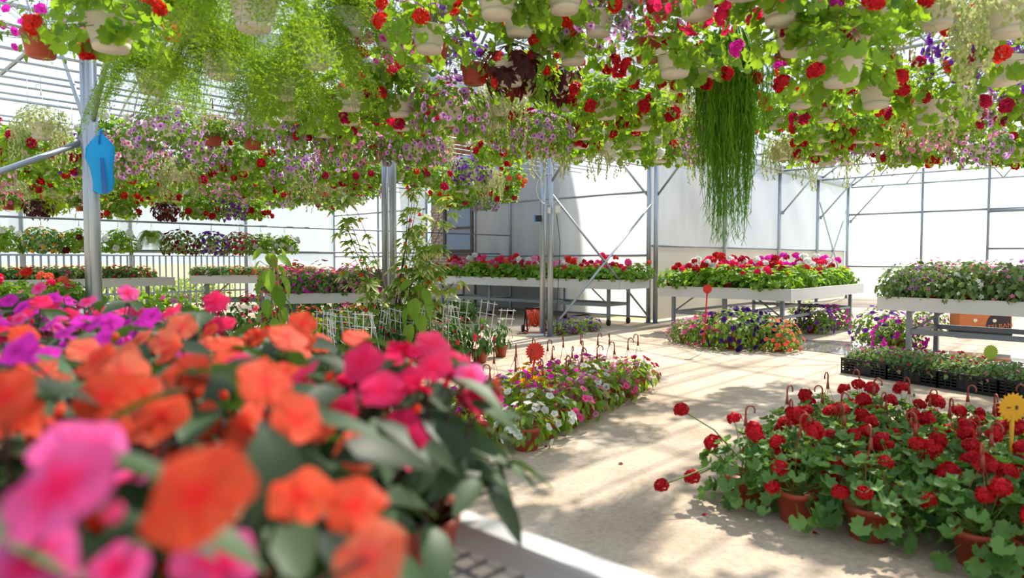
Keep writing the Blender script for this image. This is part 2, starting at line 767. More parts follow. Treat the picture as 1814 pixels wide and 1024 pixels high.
def finish_labels():
    by = {}
    for o, d, w, zo in LABELS:
        by.setdefault((d, w), []).append((o, zo))
    for (d, w), lst in by.items():
        def key(e):
            pr = project(Vector(e[0].location) + Vector((0, 0, e[1])))
            return pr[0] if pr else 0
        lst.sort(key=key)
        n = len(lst)
        for i, (o, _) in enumerate(lst):
            if n == 1:
                o['label'] = f'{d} {w}'
            elif i == 0:
                o['label'] = f'{d} {w}, leftmost of these'
            elif i == n - 1:
                o['label'] = f'{d} {w}, rightmost of these'
            else:
                o['label'] = f'{d} {w}, {ordinal(i)} from the left'


# ------------------------------------------------------------------ pots and hangers
def pot_geo(r=0.065, h=0.11, taper=0.74, n=18):
    rim = 0.016 * (r / 0.065)
    prof = [(r * taper * 0.95, 0.0), (r * taper, 0.004), (r * 0.93, h - rim), (r, h - rim), (r * 1.02, h - rim * .4), (r, h), (r * 0.92, h), (r * 0.88, h * 0.8), (0.001, h * 0.8)]
    return lathe(prof, n)


def basket_geo(r=0.12, h=0.16, n=20):
    prof = [(r * 0.62, 0.0), (r * 0.66, 0.004), (r * 0.86, h * 0.45), (r * 0.98, h * 0.92), (r * 1.03, h * 0.93), (r * 1.03, h), (r * 0.95, h), (r * 0.9, h * 0.8), (0.001, h * 0.8)]
    return lathe(prof, n)


def saucer_geo(r=0.12):
    return lathe([(r * 0.70, -0.004), (r * 0.78, 0.03), (r * 0.75, 0.03), (r * 0.66, 0.002)], 18)


def hook_geo(rim_r=0.12, rim_z=0.16, top=0.46, wr=0.0016, hr=0.0055, wires=3, hook=False):
    it = []
    if not hook:
        for k in range(wires):
            a = 2 * PI * k / wires + 0.4
            it.append((tube([(rim_r * math.cos(a), rim_r * math.sin(a), rim_z - .004), (0.006 * math.cos(a), 0.006 * math.sin(a), top)], wr, wr, 4), None))
        return join(it)
    it.append((tube([(0, 0, top - 0.012), (0, 0, top + 0.02), (0, 0, top + 0.05)], hr * 2.2, hr, 6), None))
    pts = [(0, 0, top + 0.045)]
    for k in range(9):
        a = PI + (-PI * 1.15) * k / 8
        pts.append((0.026 + 0.026 * math.cos(a), 0, top + 0.075 + 0.03 * math.sin(a)))
    it.append((tube(pts, hr, hr * 0.9, 6), None))
    return join(it)


HOOK_TOP = 0.56
ME_HOOK = mesh('hanger', hook_geo(), HOOK)
ME_HOOKW = mesh('hanger_white', hook_geo(), WIRE)
SUBS = {'hanger': ('hook', mesh('hook', hook_geo(hook=True), HOOK)), 'hanger_white': ('hook', mesh('hook_white', hook_geo(hr=0.004, hook=True), WIRE))}
ME_BASKET = mesh('basket_pot', basket_geo(), WHITEPOT)
ME_BASKET_T = mesh('hanging_pot', pot_geo(0.12, 0.17, 0.72, 20), TERRA)
ME_POT = mesh('pot', pot_geo(), TERRA)
ME_POT_LOW = mesh('small_pot', pot_geo(0.065, 0.11, 0.74, 10), TERRA)
ME_SOIL = mesh('soil', disc(0.105, 0.135), SOIL)
ME_SOIL_S = mesh('soil_small', disc(0.057, 0.092, 10), SOIL)
ME_SAUCER = mesh('saucer', saucer_geo(), WHITEPOT)
ME_WIRE = mesh('hanging_wire', tube([(0, 0, 0), (0, 0, 1)], 0.0022, 0.0022, 4), WIRE)

# leaf / flower meshes that are used one by one
LANCE = [mesh('leaf', leaf_lance(0.40 + .03 * k, 5, 0.3, 0.15 + 0.12 * k), L_IMP) for k in range(3)]
ROUND = [mesh('leaf', leaf_round(18, 0.13, 9, 0.45, 2, k), L_GER) for k in range(3)]
OVAL = [mesh('leaf', leaf_lance(0.5, 4, 0.25, 0.2 + .1 * k), L_PET) for k in range(2)]
LOBED = [mesh('leaf', leaf_lobed(droop=0.15 + .15 * k), L_PURP) for k in range(2)]
BROADL = [mesh('leaf', leaf_lance(0.62, 6, 0.2, 0.35 + .2 * k), L_BROAD) for k in range(2)]
F_IMP = [mesh('flower', fl_impatiens(k), P['orange']) for k in range(4)]
F_UMB = [mesh('flower_head', umbel(36, 0.36, k), P['red']) for k in range(3)]
F_UMBL = [mesh('flower_head', umbel_low(13, k), P['red']) for k in range(3)]
F_PET = [mesh('flower', fl_petunia(10, 0.08, k), P['lilac']) for k in range(3)]
F_FIVE = mesh('flower', fl_five(0.55, 0.15), P['pink'])
F_BELL = mesh('flower', fl_bell(), P['orange'])
BUD = mesh('bud', lathe([(0.05, 0), (0.3, 0.35), (0.28, 0.7), (0.02, 1.1)], 6), P['orange'])


def stems(pts_from, pts_to, r0, r1, rg, sides=4, sag=0.0):
    it = []
    for a, b in zip(pts_from, pts_to):
        a, b = np.array(a), np.array(b)
        m = (a + b) / 2 + np.array((rg.uniform(-.02, .02), rg.uniform(-.02, .02), sag + rg.uniform(-.01, .01)))
        it.append((tube([a, m, b], r0, r1, sides, False), None))
    return join(it)


# ------------------------------------------------------------------ plant kinds
def spec_impatiens(seed):
    rg = random.Random(seed)
    s = Spec('potted_impatiens')
    s.add_me('pot', ME_POT, None)
    s.add_me('soil', ME_SOIL_S, None)
    pts = mound(54, 0.165, 0.20, 0.02, rg, 0.5, 0.18)
    ends, st = [], []
    for k, (p, n, t, kk) in enumerate(pts):
        s.add_me('leaf', LANCE[k % 3], frame(p, n * 0.6 + np.array((0, 0, 0.8)) + np.array([rg.uniform(-.35, .35) for _ in range(3)]), t * np.array((1, 1, .4)) + np.array((rg.uniform(-.7, .7), rg.uniform(-.7, .7), .05)), rg.uniform(0.085, 0.13)))
        if k % 4 == 0:
            ends.append(p)
            a = rg.random() * 6.3
            st.append((0.02 * math.cos(a), 0.02 * math.sin(a), 0.09))
    for k in range(8):
        a = k * 2.4 + rg.random()
        rr = 0.165 * math.sqrt((k + 0.5) / 8)
        z = 0.12 + 0.27 * (1 - 0.55 * (rr / 0.165) ** 2) + rg.uniform(-.02, .03)
        p = np.array((rr * math.cos(a), rr * math.sin(a), z))
        s.add_me('flower', F_IMP[k % 4], frame(p, (math.cos(a) * 0.5 * rr / .16 + rg.uniform(-.5, .5), math.sin(a) * 0.5 * rr / .16 + rg.uniform(-.6, .3) - 0.75, 1), (rg.uniform(-1, 1), rg.uniform(-1, 1), 0), rg.uniform(0.026, 0.034)))
        ends.append(p)
        st.append((0.02 * math.cos(a), 0.02 * math.sin(a), 0.09))
    for k in range(4):
        a = rg.random() * 6.3
        p = np.array((0.13 * math.cos(a), 0.13 * math.sin(a), 0.33 + rg.uniform(-.06, .05)))
        s.add_me('bud', BUD, frame(p, (math.cos(a), math.sin(a), 1), (0, 0, 1), 0.02))
    s.add('stem', stems(st, ends, 0.004, 0.002, rg, 5), STEM_B)
    return s


def ger_leaves(s, rg, n, R, h, D, z0, meshes=ROUND, mat=None, size=(0.06, 0.095), inner=0.55, up=0.5):
    ends = []
    for k, (p, nn, t, kk) in enumerate(mound(n, R, h, D, rg, inner, z0)):
        M = frame(p, nn * 0.8 + np.array((0, 0, up)) + np.array([rg.uniform(-.35, .35) for _ in range(3)]), t + np.array([rg.uniform(-.5, .5) for _ in range(3)]), rg.uniform(*size))
        s.add_me('leaf', meshes[k % len(meshes)], M, mat)
        if k % 3 == 0:
            ends.append(p)
    return ends


def spec_geranium_floor(seed):
    rg = random.Random(seed)
    s = Spec('potted_geranium')
    s.add_me('pot', ME_BASKET_T, None, TERRA)
    s.add_me('soil', ME_SOIL, None)
    ends = ger_leaves(s, rg, 92, 0.25, 0.24, 0.10, 0.15, size=(0.06, 0.105))
    fr = [(0.03 * rg.uniform(-1, 1), 0.03 * rg.uniform(-1, 1), 0.14) for _ in ends]
    heads = []
    for k in range(rg.choice((5, 6, 6))):
        a = k * 2.1 + rg.random()
        rr = rg.uniform(0.06, 0.24)
        p = np.array((rr * math.cos(a), rr * math.sin(a), 0.15 + rg.uniform(0.22, 0.34) * (1 - 0.8 * max(0, rr - .12) / .12)))
        s.add_me('flower_head', F_UMB[k % 3], frame(p, (math.cos(a) * .6, math.sin(a) * .6, 1), (1, 0, 0), rg.uniform(0.042, 0.066)))
        heads.append(p)
    if seed % 2:
        a = rg.random() * 6
        p = np.array((0.16 * math.cos(a), 0.16 * math.sin(a), 0.40))
        s.add_me('bud', BUD, frame(p, (0, 0, 1), (1, 0, 0), 0.03), L_GER)
        heads.append(p)
    s.add('stem', join([(stems(fr, ends, 0.003, 0.0018, rg), None), (stems([(0.02, 0.01, 0.15)] * len(heads), heads, 0.003, 0.002, rg), None)]), STEM_G)
    s.add_me('hanger', ME_HOOK, None)
    return s


def spec_geranium_hang(seed, white=True):
    rg = random.Random(seed)
    s = Spec('hanging_geranium')
    s.add_me('pot', ME_BASKET if white else ME_BASKET_T, None)
    if white:
        s.add_me('saucer', ME_SAUCER, None)
    s.add_me('soil', ME_SOIL, None)
    ends = ger_leaves(s, rg, 90, 0.29, 0.24, 0.17, 0.16, ROUND, L_BSK, (0.075, 0.12), 0.45, 0.35)
    fr = [(0.03 * rg.uniform(-1, 1), 0.03 * rg.uniform(-1, 1), 0.14) for _ in ends]
    heads = []
    for k in range(7):
        a = k * .93 + rg.random() * .7
        rr = rg.uniform(0.28, 0.36)
        p = np.array((rr * math.cos(a), rr * math.sin(a), 0.16 + rg.uniform(-0.16, 0.26)))
        s.add_me('flower_head', F_UMB[k % 3], frame(p, (math.cos(a), math.sin(a), .5), (0, 0, 1), rg.uniform(0.045, 0.068)))
        heads.append(p)
    s.add('stem', join([(stems(fr, ends, 0.003, 0.0018, rg), None), (stems([(0.02, 0.01, 0.15)] * len(heads), heads, 0.003, 0.002, rg), None)]), STEM_G)
    s.add_me('hanger', ME_HOOK, None)
    return s


G_ROUND_LOW = leaf_round(7, 0.12, 5, 0.3, 1, 3)
G_OVAL = leaf_oval()
G_TRUMP = fl_trumpet_low()
G_FIVE = fl_five(0.55, 0.15)


def far_base(s, white, hang=True, small=False):
    if small:
        s.add_me('pot', ME_POT_LOW, None)
        return
    s.add_me('pot', ME_BASKET if white else ME_BASKET_T, None)
    if white:
        s.add_me('saucer', ME_SAUCER, None)
    if hang:
        s.add_me('hanger', ME_HOOKW if white else ME_HOOK, None)


def foliage_join(pts, g, size, rg, up=0.4, jit=0.4, down=0.0):
    it = []
    for (p, n, t, k) in pts:
        M = frame(p, n * 0.8 + np.array((0, 0, up)) + np.array([rg.uniform(-jit, jit) for _ in range(3)]), t + np.array((rg.uniform(-.6, .6), rg.uniform(-.6, .6), rg.uniform(-.4, .4) - down)), rg.uniform(*size))
        it.append((g, M))
    return join(it)


def spec_geranium_far(seed, white=True):
    rg = random.Random(seed)
    s = Spec('hanging_geranium')
    far_base(s, white)
    s.add('foliage', foliage_join(mound(250, 0.31, 0.22, 0.2, rg, 0.4, 0.16), G_ROUND_LOW, (0.065, 0.105), rg), L_BSK, 'stuff')
    for k in range(9):
        a = k * .7 + rg.random() * .6
        rr = rg.uniform(0.27, 0.36)
        p = np.array((rr * math.cos(a), rr * math.sin(a), 0.16 + rg.uniform(-0.18, 0.24)))
        s.add_me('flower_head', F_UMBL[k % 3], frame(p, (math.cos(a), math.sin(a), .5), (0, 0, 1), rg.uniform(0.055, 0.08)))
    return s


def spec_petunia_far(seed, white=True, nf=115, R=0.34, h=0.24, D=0.22, hang=True):
    rg = random.Random(seed)
    s = Spec('hanging_petunia' if hang else 'potted_petunia')
    far_base(s, white, hang)
    s.add('foliage', foliage_join(mound(430, R, h, D, rg, 0.45, 0.16), G_OVAL, (0.045, 0.08), rg), L_PET, 'stuff')
    it = []
    for (p, n, t, k) in mound(nf, R * 1.05, h * 1.08, D * 1.02, rg, 0.95, 0.16):
        it.append((G_TRUMP, frame(p, n + np.array([rg.uniform(-.4, .4) for _ in range(3)]), t, rg.uniform(0.026, 0.038))))
    s.add('blossoms', join(it), P['lilac'], 'stuff')
    return s


def spec_petunia_near(seed, white=False, nf=34, R=0.27, h=0.22, D=0.1):
    rg = random.Random(seed)
    s = Spec('hanging_petunia')
    s.add_me('pot', ME_BASKET if white else ME_BASKET_T, None)
    if white:
        s.add_me('saucer', ME_SAUCER, None)
    s.add_me('soil', ME_SOIL, None)
    ends = []
    for k, (p, n, t, kk) in enumerate(mound(95, R, h, D, rg, 0.45, 0.165)):
        s.add_me('leaf', OVAL[k % 2], frame(p, n * .8 + np.array((0, 0, .4)) + np.array([rg.uniform(-.4, .4) for _ in range(3)]), t + np.array([rg.uniform(-.5, .5) for _ in range(3)]), rg.uniform(0.04, 0.075)))
        if k % 3 == 0:
            ends.append(p)
    for k, (p, n, t, kk) in enumerate(mound(nf, R * 1.06, h * 1.1, D, rg, 0.95, 0.165)):
        s.add_me('flower', F_PET[k % 3], frame(p, n + np.array([rg.uniform(-.4, .4) for _ in range(3)]), t, rg.uniform(0.026, 0.034)))
        ends.append(p)
    s.add('stem', stems([(0.03 * rg.uniform(-1, 1), 0.03 * rg.uniform(-1, 1), 0.14) for _ in ends], ends, 0.0025, 0.0015, rg), STEM_G)
    s.add_me('hanger', ME_HOOK, None)
    return s


def spec_fern(seed, R=0.46, D=0.55):
    rg = random.Random(seed)
    s = Spec('hanging_asparagus_fern')
    far_base(s, True)
    it = []
    tri = G([(0, 0, 0), (-0.16, .5, 0.02), (0.0, 1, 0), (0.16, .5, 0.02)], [(0, 3, 2, 1)], [0, 1, 1, 1])
    for _ in range(95):
        a = rg.random() * 2 * PI
        L = rg.uniform(0.55, 1.15)
        up = rg.uniform(0.1, 0.34)
        pts = []
        for i in range(9):
            t = i / 8
            r = R * L * (t ** 0.9)
            z = 0.16 + up * math.sin(min(1, t * 1.5) * PI / 2) * (1 - t * 0.5) - (D + up) * L * max(0, t - 0.2) ** 1.7
            pts.append(np.array((r * math.cos(a), r * math.sin(a), z)))
        it.append((tube(pts, 0.0022, 0.001, 3, False), None))
        side = np.array((-math.sin(a), math.cos(a), 0))
        for i in range(1, 9):
            d = pts[i] - pts[i - 1]
            for m in range(3):
                base = pts[i - 1] + d * (m / 3)
                for sg in (-1, 1):
                    bl = rg.uniform(0.05, 0.10) * (1.1 - 0.6 * i / 8)
                    dirv = side * sg + d / (np.linalg.norm(d) + 1e-6) * 0.6 + np.array([rg.uniform(-.4, .4) for _ in range(3)])
                    dirv /= np.linalg.norm(dirv)
                    for q in range(5):
                        bp = base + dirv * bl * (q + .4) / 5
                        dv = dirv + np.array([rg.uniform(-1, 1) for _ in range(3)])
                        it.append((tri, frame(bp, [rg.uniform(-1, 1) for _ in range(2)] + [1.0], dv, rg.uniform(0.016, 0.028))))
    s.add('foliage', join(it), L_FERN, 'stuff')
    return s


def spec_silver(seed, R=0.26, D=0.45, n=650, strands=26):
    rg = random.Random(seed)
    s = Spec('hanging_trailing_plant')
    far_base(s, True)
    it = [(G_OVAL, frame(p, nn + np.array([rg.uniform(-.6, .6) for _ in range(3)]), t, rg.uniform(0.03, 0.05))) for (p, nn, t, k) in mound(n, R, 0.17, D * 0.35, rg, 0.5, 0.16)]
    for _ in range(strands):
        a = rg.random() * 2 * PI
        r0 = R * rg.uniform(0.7, 1.0)
        L = D * rg.uniform(0.4, 1.15)
        pts = [np.array(((r0 + 0.04 * math.sin(i * .5)) * math.cos(a + .05 * i), (r0 + 0.04 * math.sin(i * .5)) * math.sin(a + .05 * i), 0.14 - L * i / 6)) for i in range(7)]
        it.append((tube(pts, 0.0016, 0.001, 3, False), None))
        for i in range(int(L / 0.018)):
            t = i * 0.018 / L * 6
            j = min(5, int(t))
            p = pts[j] + (pts[j + 1] - pts[j]) * (t - j)
            b = rg.random() * 6.3
            it.append((G_OVAL, frame(p, (math.cos(b), math.sin(b), .6), (math.cos(b), math.sin(b), -.5), rg.uniform(0.025, 0.042))))
    s.add('foliage', join(it), L_SILV, 'stuff')
    return s


def spec_rhipsalis(seed):
    rg = random.Random(seed)
    s = Spec('hanging_rhipsalis')
    far_base(s, True)
    it = []
    for _ in range(520):
        a = rg.random() * 2 * PI
        r0 = rg.uniform(0.05, 0.12)
        r1 = rg.uniform(0.10, 0.30)
        L = rg.uniform(0.35, 1.0) if rg.random() < 0.6 else rg.uniform(0.9, 1.62)
        k = 1.1 - 0.55 * max(0, L - .5)
        pts = []
        for i in range(9):
            t = i / 8
            r = r0 + (r1 * k - r0) * min(1, t * 3.0)
            z = 0.17 + 0.10 * math.sin(min(1, t * 4) * PI) - L * max(0, t - 0.08)
            w = 0.02 * t
            pts.append(np.array((r * math.cos(a) + rg.uniform(-w, w), r * math.sin(a) + rg.uniform(-w, w), z)))
        it.append((tube(pts, 0.0035, 0.002, 3, False), None))
        for i in range(3, 9):
            for _k in range(2):
                d = np.array((rg.uniform(-1, 1), rg.uniform(-1, 1), -1.6))
                e = pts[i] + d * rg.uniform(0.02, 0.045)
                it.append((tube([pts[i], (pts[i] + e) / 2 + np.array((rg.uniform(-.006, .006), rg.uniform(-.006, .006), 0)), e], 0.0026, 0.0012, 3, False), None))
    s.add('foliage', join(it), L_RHIP, 'stuff')
    return s


def spec_vine(seed, mat, n=60, R=0.24, D=0.2, size=(0.08, 0.13)):
    rg = random.Random(seed)
    s = Spec('hanging_sweet_potato_vine')
    far_base(s, True)
    ends = []
    for k, (p, nn, t, kk) in enumerate(mound(n, R, 0.14, D, rg, 0.45, 0.16)):
        s.add_me('leaf', LOBED[k % 2], frame(p, nn + np.array([rg.uniform(-.3, .3) for _ in range(3)]), t + np.array((0, 0, -.5)), rg.uniform(*size)), mat)
        ends.append(p)
    s.add('stem', stems([(0, 0, 0.14)] * len(ends), ends, 0.0025, 0.0015, rg), STEM_B)
    return s


def spec_bidens(seed):
    rg = random.Random(seed)
    s = Spec('hanging_bidens')
    far_base(s, True)
    s.add('foliage', foliage_join(mound(900, 0.36, 0.22, 0.2, rg, 0.4, 0.16), G_OVAL, (0.045, 0.075), rg, jit=.8), L_GER, 'stuff')
    g = fl_five(0.45, 0.05)
    for (p, n, t, k) in mound(42, 0.375, 0.24, 0.2, rg, 0.97, 0.16):
        s.add_me('flower', F_FIVE, frame(p, n + np.array([rg.uniform(-.3, .3) for _ in range(3)]), t, rg.uniform(0.032, 0.044)), P['yellow'])
    return s


# pot plants for benches and floor
def spec_geranium_bench(seed):
    rg = random.Random(seed)
    s = Spec('bench_geranium')
    far_base(s, False, False, True)
    s.add('foliage', foliage_join(mound(90, 0.18, 0.18, 0.03, rg, 0.4, 0.10), G_ROUND_LOW, (0.06, 0.09), rg), L_GER, 'stuff')
    ends = []
    for k in range(rg.choice((1, 2, 2))):
        a = rg.random() * 6.3
        rr = rg.uniform(0.02, 0.15)
        p = np.array((rr * math.cos(a), rr * math.sin(a), 0.12 + rg.uniform(0.14, 0.28)))
        s.add_me('flower_head', F_UMBL[k % 3], frame(p, (rg.uniform(-.4, .4), rg.uniform(-.4, .4), 1), (1, 0, 0), rg.uniform(0.042, 0.058)))
        ends.append(p)
    s.add('stem', stems([(0, 0, 0.12)] * len(ends), ends, 0.003, 0.002, rg), STEM_G)
    return s


def spec_small(seed, name, leaf, lmat, lsize, nl, R, h, fmesh, fsize, nf, fpart='flower', D=0.02, pot=True, jit=.5, low=True):
    rg = random.Random(seed)
    s = Spec(name)
    if pot:
        s.add_me('pot', ME_POT_LOW if low else ME_POT, None)
    s.add('foliage', foliage_join(mound(nl, R, h, D, rg, 0.35, 0.10 if pot else 0.0), leaf, lsize, rg, jit=jit), lmat, 'stuff')
    for k, (p, n, t, kk) in enumerate(mound(nf, R * 1.02, h * 1.08, D, rg, 0.97, 0.10 if pot else 0.0)):
        s.add_me(fpart, fmesh, frame(p, n + np.array((rg.uniform(-.3, .3), rg.uniform(-.3, .3), .4)), t, rg.uniform(*fsize)))
    return s

# ------------------------------------------------------------------ setting: floor, ground, film walls, roof
PL, PR, PLEFT = -7.97, 4.6, -20.5       # post row, far side of the camera's span, far side of the next span
QEND_L, QEND_R = 13.13, 26.5
GUT = 4.0
POST_Q = [-1.4, 2.23, 6.0, 9.51, 13.13, 16.65, 20.2, 23.4, 26.5]


def concrete():
    m, n, l = new_mat('worn_concrete')
    out = n.new('ShaderNodeOutputMaterial')
    b = n.new('ShaderNodeBsdfPrincipled')
    tc = n.new('ShaderNodeTexCoord')
    big = n.new('ShaderNodeTexNoise')
    big.inputs['Scale'].default_value = 0.55
    big.inputs['Detail'].default_value = 8
    big.inputs['Roughness'].default_value = 0.62
    l.new(tc.outputs['Object'], big.inputs['Vector'])
    r1 = n.new('ShaderNodeValToRGB')
    e = r1.color_ramp.elements
    e[0].position, e[0].color = 0.32, hexc('a8927a')
    e[1].position, e[1].color = 0.66, hexc('d9c9b6')
    e2 = r1.color_ramp.elements.new(0.5)
    e2.color = hexc('c8b49c')
    l.new(big.outputs['Fac'], r1.inputs['Fac'])
    fine = n.new('ShaderNodeTexNoise')
    fine.inputs['Scale'].default_value = 26
    fine.inputs['Detail'].default_value = 10
    fine.inputs['Roughness'].default_value = 0.75
    l.new(tc.outputs['Object'], fine.inputs['Vector'])
    r2 = n.new('ShaderNodeValToRGB')
    r2.color_ramp.elements[0].position, r2.color_ramp.elements[0].color = 0.34, (0.62, 0.60, 0.58, 1)
    r2.color_ramp.elements[1].position, r2.color_ramp.elements[1].color = 0.56, (1, 1, 1, 1)
    l.new(fine.outputs['Fac'], r2.inputs['Fac'])
    mx = n.new('ShaderNodeMix')
    mx.data_type = 'RGBA'
    mx.blend_type = 'MULTIPLY'
    mx.inputs[0].default_value = 0.7
    l.new(r1.outputs['Color'], mx.inputs[6])
    l.new(r2.outputs['Color'], mx.inputs[7])
    l.new(mx.outputs[2], b.inputs['Base Color'])
    b.inputs['Roughness'].default_value = 0.85
    bp = n.new('ShaderNodeBump')
    bp.inputs['Strength'].default_value = 0.35
    bp.inputs['Distance'].default_value = 0.01
    l.new(fine.outputs['Fac'], bp.inputs['Height'])
    l.new(bp.outputs[0], b.inputs['Normal'])
    l.new(b.outputs[0], out.inputs['Surface'])
    return m


def film_mat(name, clear, tint):
    """polythene film: part clear, part scattering, with faint streaks"""
    m, n, l = new_mat(name)
    out = n.new('ShaderNodeOutputMaterial')
    tr = n.new('ShaderNodeBsdfTransparent')
    tr.inputs['Color'].default_value = (0.97, 0.98, 1.0, 1)
    tl = n.new('ShaderNodeBsdfTranslucent')
    tl.inputs['Color'].default_value = tint
    df = n.new('ShaderNodeBsdfDiffuse')
    df.inputs['Color'].default_value = tint
    m1 = n.new('ShaderNodeMixShader')
    m1.inputs[0].default_value = 0.4
    l.new(tl.outputs[0], m1.inputs[1])
    l.new(df.outputs[0], m1.inputs[2])
    tc = n.new('ShaderNodeTexCoord')
    mp = n.new('ShaderNodeMapping')
    mp.inputs['Scale'].default_value = (1.2, 1.2, 0.35)
    nz = n.new('ShaderNodeTexNoise')
    nz.inputs['Scale'].default_value = 2.2
    nz.inputs['Detail'].default_value = 5
    l.new(tc.outputs['Object'], mp.inputs[0])
    l.new(mp.outputs[0], nz.inputs['Vector'])
    mr = n.new('ShaderNodeMapRange')
    mr.inputs['From Min'].default_value = 0.3
    mr.inputs['From Max'].default_value = 0.7
    mr.inputs['To Min'].default_value = clear - 0.08
    mr.inputs['To Max'].default_value = clear + 0.08
    l.new(nz.outputs['Fac'], mr.inputs['Value'])
    m2 = n.new('ShaderNodeMixShader')
    l.new(mr.outputs[0], m2.inputs[0])
    l.new(m1.outputs[0], m2.inputs[1])
    l.new(tr.outputs[0], m2.inputs[2])
    l.new(m2.outputs[0], out.inputs['Surface'])
    MATS[name] = m
    return m


FILM = film_mat('wall_film', 0.22, (0.86, 0.90, 0.95, 1))
FILM_ROOF = film_mat('roof_film', 0.80, (0.9, 0.93, 0.96, 1))
FILM_LOW = principled('low_panel', hexc('d9d2c4'), 0.6, noise=0.1, nscale=3, trans=0.35)

corners = [W(PLEFT - 0.6, -8), W(PR + 1, -8), W(PR + 1, QEND_R + 0.3), W(PL - 0.3, QEND_R + 0.3), W(PL - 0.3, QEND_L + 0.3), W(PLEFT - 0.6, QEND_L + 0.3)]
fl = part('floor', G(corners, [(0, 1, 2, 3, 4, 5)]), concrete(), smooth=False)
tag(fl, 'worn sandy concrete floor of the greenhouse aisle', None, None, 'structure')
gm = principled('dry_grass_ground', hexc('a9a878'), 0.95, noise=0.35, nscale=0.6)
gr = part('ground_outside', G([(-160, -60, -0.04), (160, -60, -0.04), (160, 220, -0.04), (-160, 220, -0.04)], [(0, 1, 2, 3)]), gm, smooth=False)
tag(gr, 'pale dry ground outside the greenhouse', None, None, 'structure')


def film_panel(parent, a, b, z0, z1, mat=FILM, nu=10, nv=8, wr=0.02, seed=0, name='film_panel'):
    """slightly creased sheet between two floor points a and b"""
    rg = random.Random(seed)
    ph = [rg.uniform(0, 6) for _ in range(4)]
    nrm = Vector((-(b - a).y, (b - a).x, 0)).normalized()
    v, f = [], []
    for j in range(nv + 1):
        for i in range(nu + 1):
            s, t = i / nu, j / nv
            pt = a.lerp(b, s)
            w = wr * (math.sin(9 * s + 5 * t + ph[0]) * 0.6 + math.sin(17 * (s - t) + ph[1]) * 0.5) * math.sin(PI * s) * (0.4 + 0.6 * math.sin(PI * t))
            v.append((pt.x + nrm.x * w, pt.y + nrm.y * w, z0 + (z1 - z0) * t))
    for j in range(nv):
        for i in range(nu):
            o = j * (nu + 1) + i
            f.append((o, o + 1, o + nu + 2, o + nu + 1))
    return part(name, G(v, f), mat, parent)


def bar(parent, a, b, r, mat=STEEL_D, name='rail', sides=8):
    return part(name, tube([a, b], r, r, sides), mat, parent)


def wall(name, label):
    return tag(link(bpy.data.objects.new(name, None)), label, None, None, 'structure')


# end wall of the far span
wb = wall('wall_back', 'plastic film end wall beside the brick house')
pp = [PL - 0.12, p_at(905, QEND_L), p_at(843, QEND_L)]
pp_left = [p_at(757, QEND_L), p_at(672, QEND_L), PLEFT]
for i, seg in enumerate((pp, pp_left)):
    for k in range(len(seg) - 1):
        a, b = W(seg[k], QEND_L), W(seg[k + 1], QEND_L)
        film_panel(wb, a, b, 0.10, GUT + 1.6 * (1 - abs(k - 1) * .5), FILM, seed=i * 7 + k, wr=0.03)
        for z in (0.12, 1.5, 2.9):
            bar(wb, a + Vector((0, 0, z)), b + Vector((0, 0, z)), 0.022)
    for x in seg[(1 if i == 0 else 0):]:
        bar(wb, W(x, QEND_L - 0.03, 0), W(x, QEND_L - 0.03, GUT + .3), 0.035, name='upright')
# roll-up side wall of the far span
wlft = wall('wall_left', 'rolled-up film side wall over the grey railing')
qs = [QEND_L, q_at(437, PLEFT), q_at(233, PLEFT), q_at(40, PLEFT), -2.0, -6.0]
for k in range(5):
    a, b = W(PLEFT, qs[k]), W(PLEFT, qs[k + 1])
    film_panel(wlft, a, b, 1.62 if k else 0.15, GUT, FILM, seed=30 + k)
    bar(wlft, a + Vector((0, 0, 1.62)), b + Vector((0, 0, 1.62)), 0.03)
    bar(wlft, W(PLEFT, qs[k + 1], 0), W(PLEFT, qs[k + 1], GUT), 0.045, name='upright')
# side wall along the post row, beyond the far span
wm = wall('wall_middle', 'white film side wall behind the geranium bench')
for k in range(4, 8):
    a, b = W(PL - 0.1, POST_Q[k]), W(PL - 0.1, POST_Q[k + 1])
    film_panel(wm, a, b, 1.72, GUT, FILM, seed=50 + k, wr=0.04)
    film_panel(wm, a, b, 0.05, 1.70, FILM_LOW, seed=60 + k, wr=0.0, name='low_panel')
    bar(wm, a + Vector((0, 0, 1.71)), b + Vector((0, 0, 1.71)), 0.02)
# far end wall of the camera's span
wr_ = wall('wall_right', 'bright white film end wall behind the flower benches')
ps = [PL, -5.6, p_at(1748, QEND_R), -1.6, 1.4, PR]
for k in range(5):
    a, b = W(ps[k], QEND_R), W(ps[k + 1], QEND_R)
    film_panel(wr_, a, b, 1.17, 3.02, FILM, seed=70 + k)
    film_panel(wr_, a, b, 3.02, 6.2, FILM, seed=80 + k)
    film_panel(wr_, a, b, 0.05, 1.15, FILM, seed=90 + k, wr=0.0)
    bar(wr_, a + Vector((0, 0, 3.02)), b + Vector((0, 0, 3.02)), 0.03)
    bar(wr_, a + Vector((0, 0, 1.16)), b + Vector((0, 0, 1.16)), 0.03)
    bar(wr_, W(ps[k + 1], QEND_R - .04, 0), W(ps[k + 1], QEND_R - .04, 4.5), 0.04, name='upright')
bar(wr_, W(ps[2], QEND_R - .06, 1.75), W(ps[3], QEND_R - .06, 1.75), 0.03)
bar(wr_, W(ps[2], QEND_R - .06, 2.95), W(ps[3], QEND_R - .06, 2.95), 0.05)
# side wall beyond the camera
wf = wall('wall_far_side', 'film side wall beyond the aisle')
for k in range(8):
    film_panel(wf, W(PR, POST_Q[k]), W(PR, POST_Q[k + 1]), 0.1, GUT, FILM, seed=100 + k)

# roof
roof = wall('ceiling', 'clear film roof on curved steel hoops')


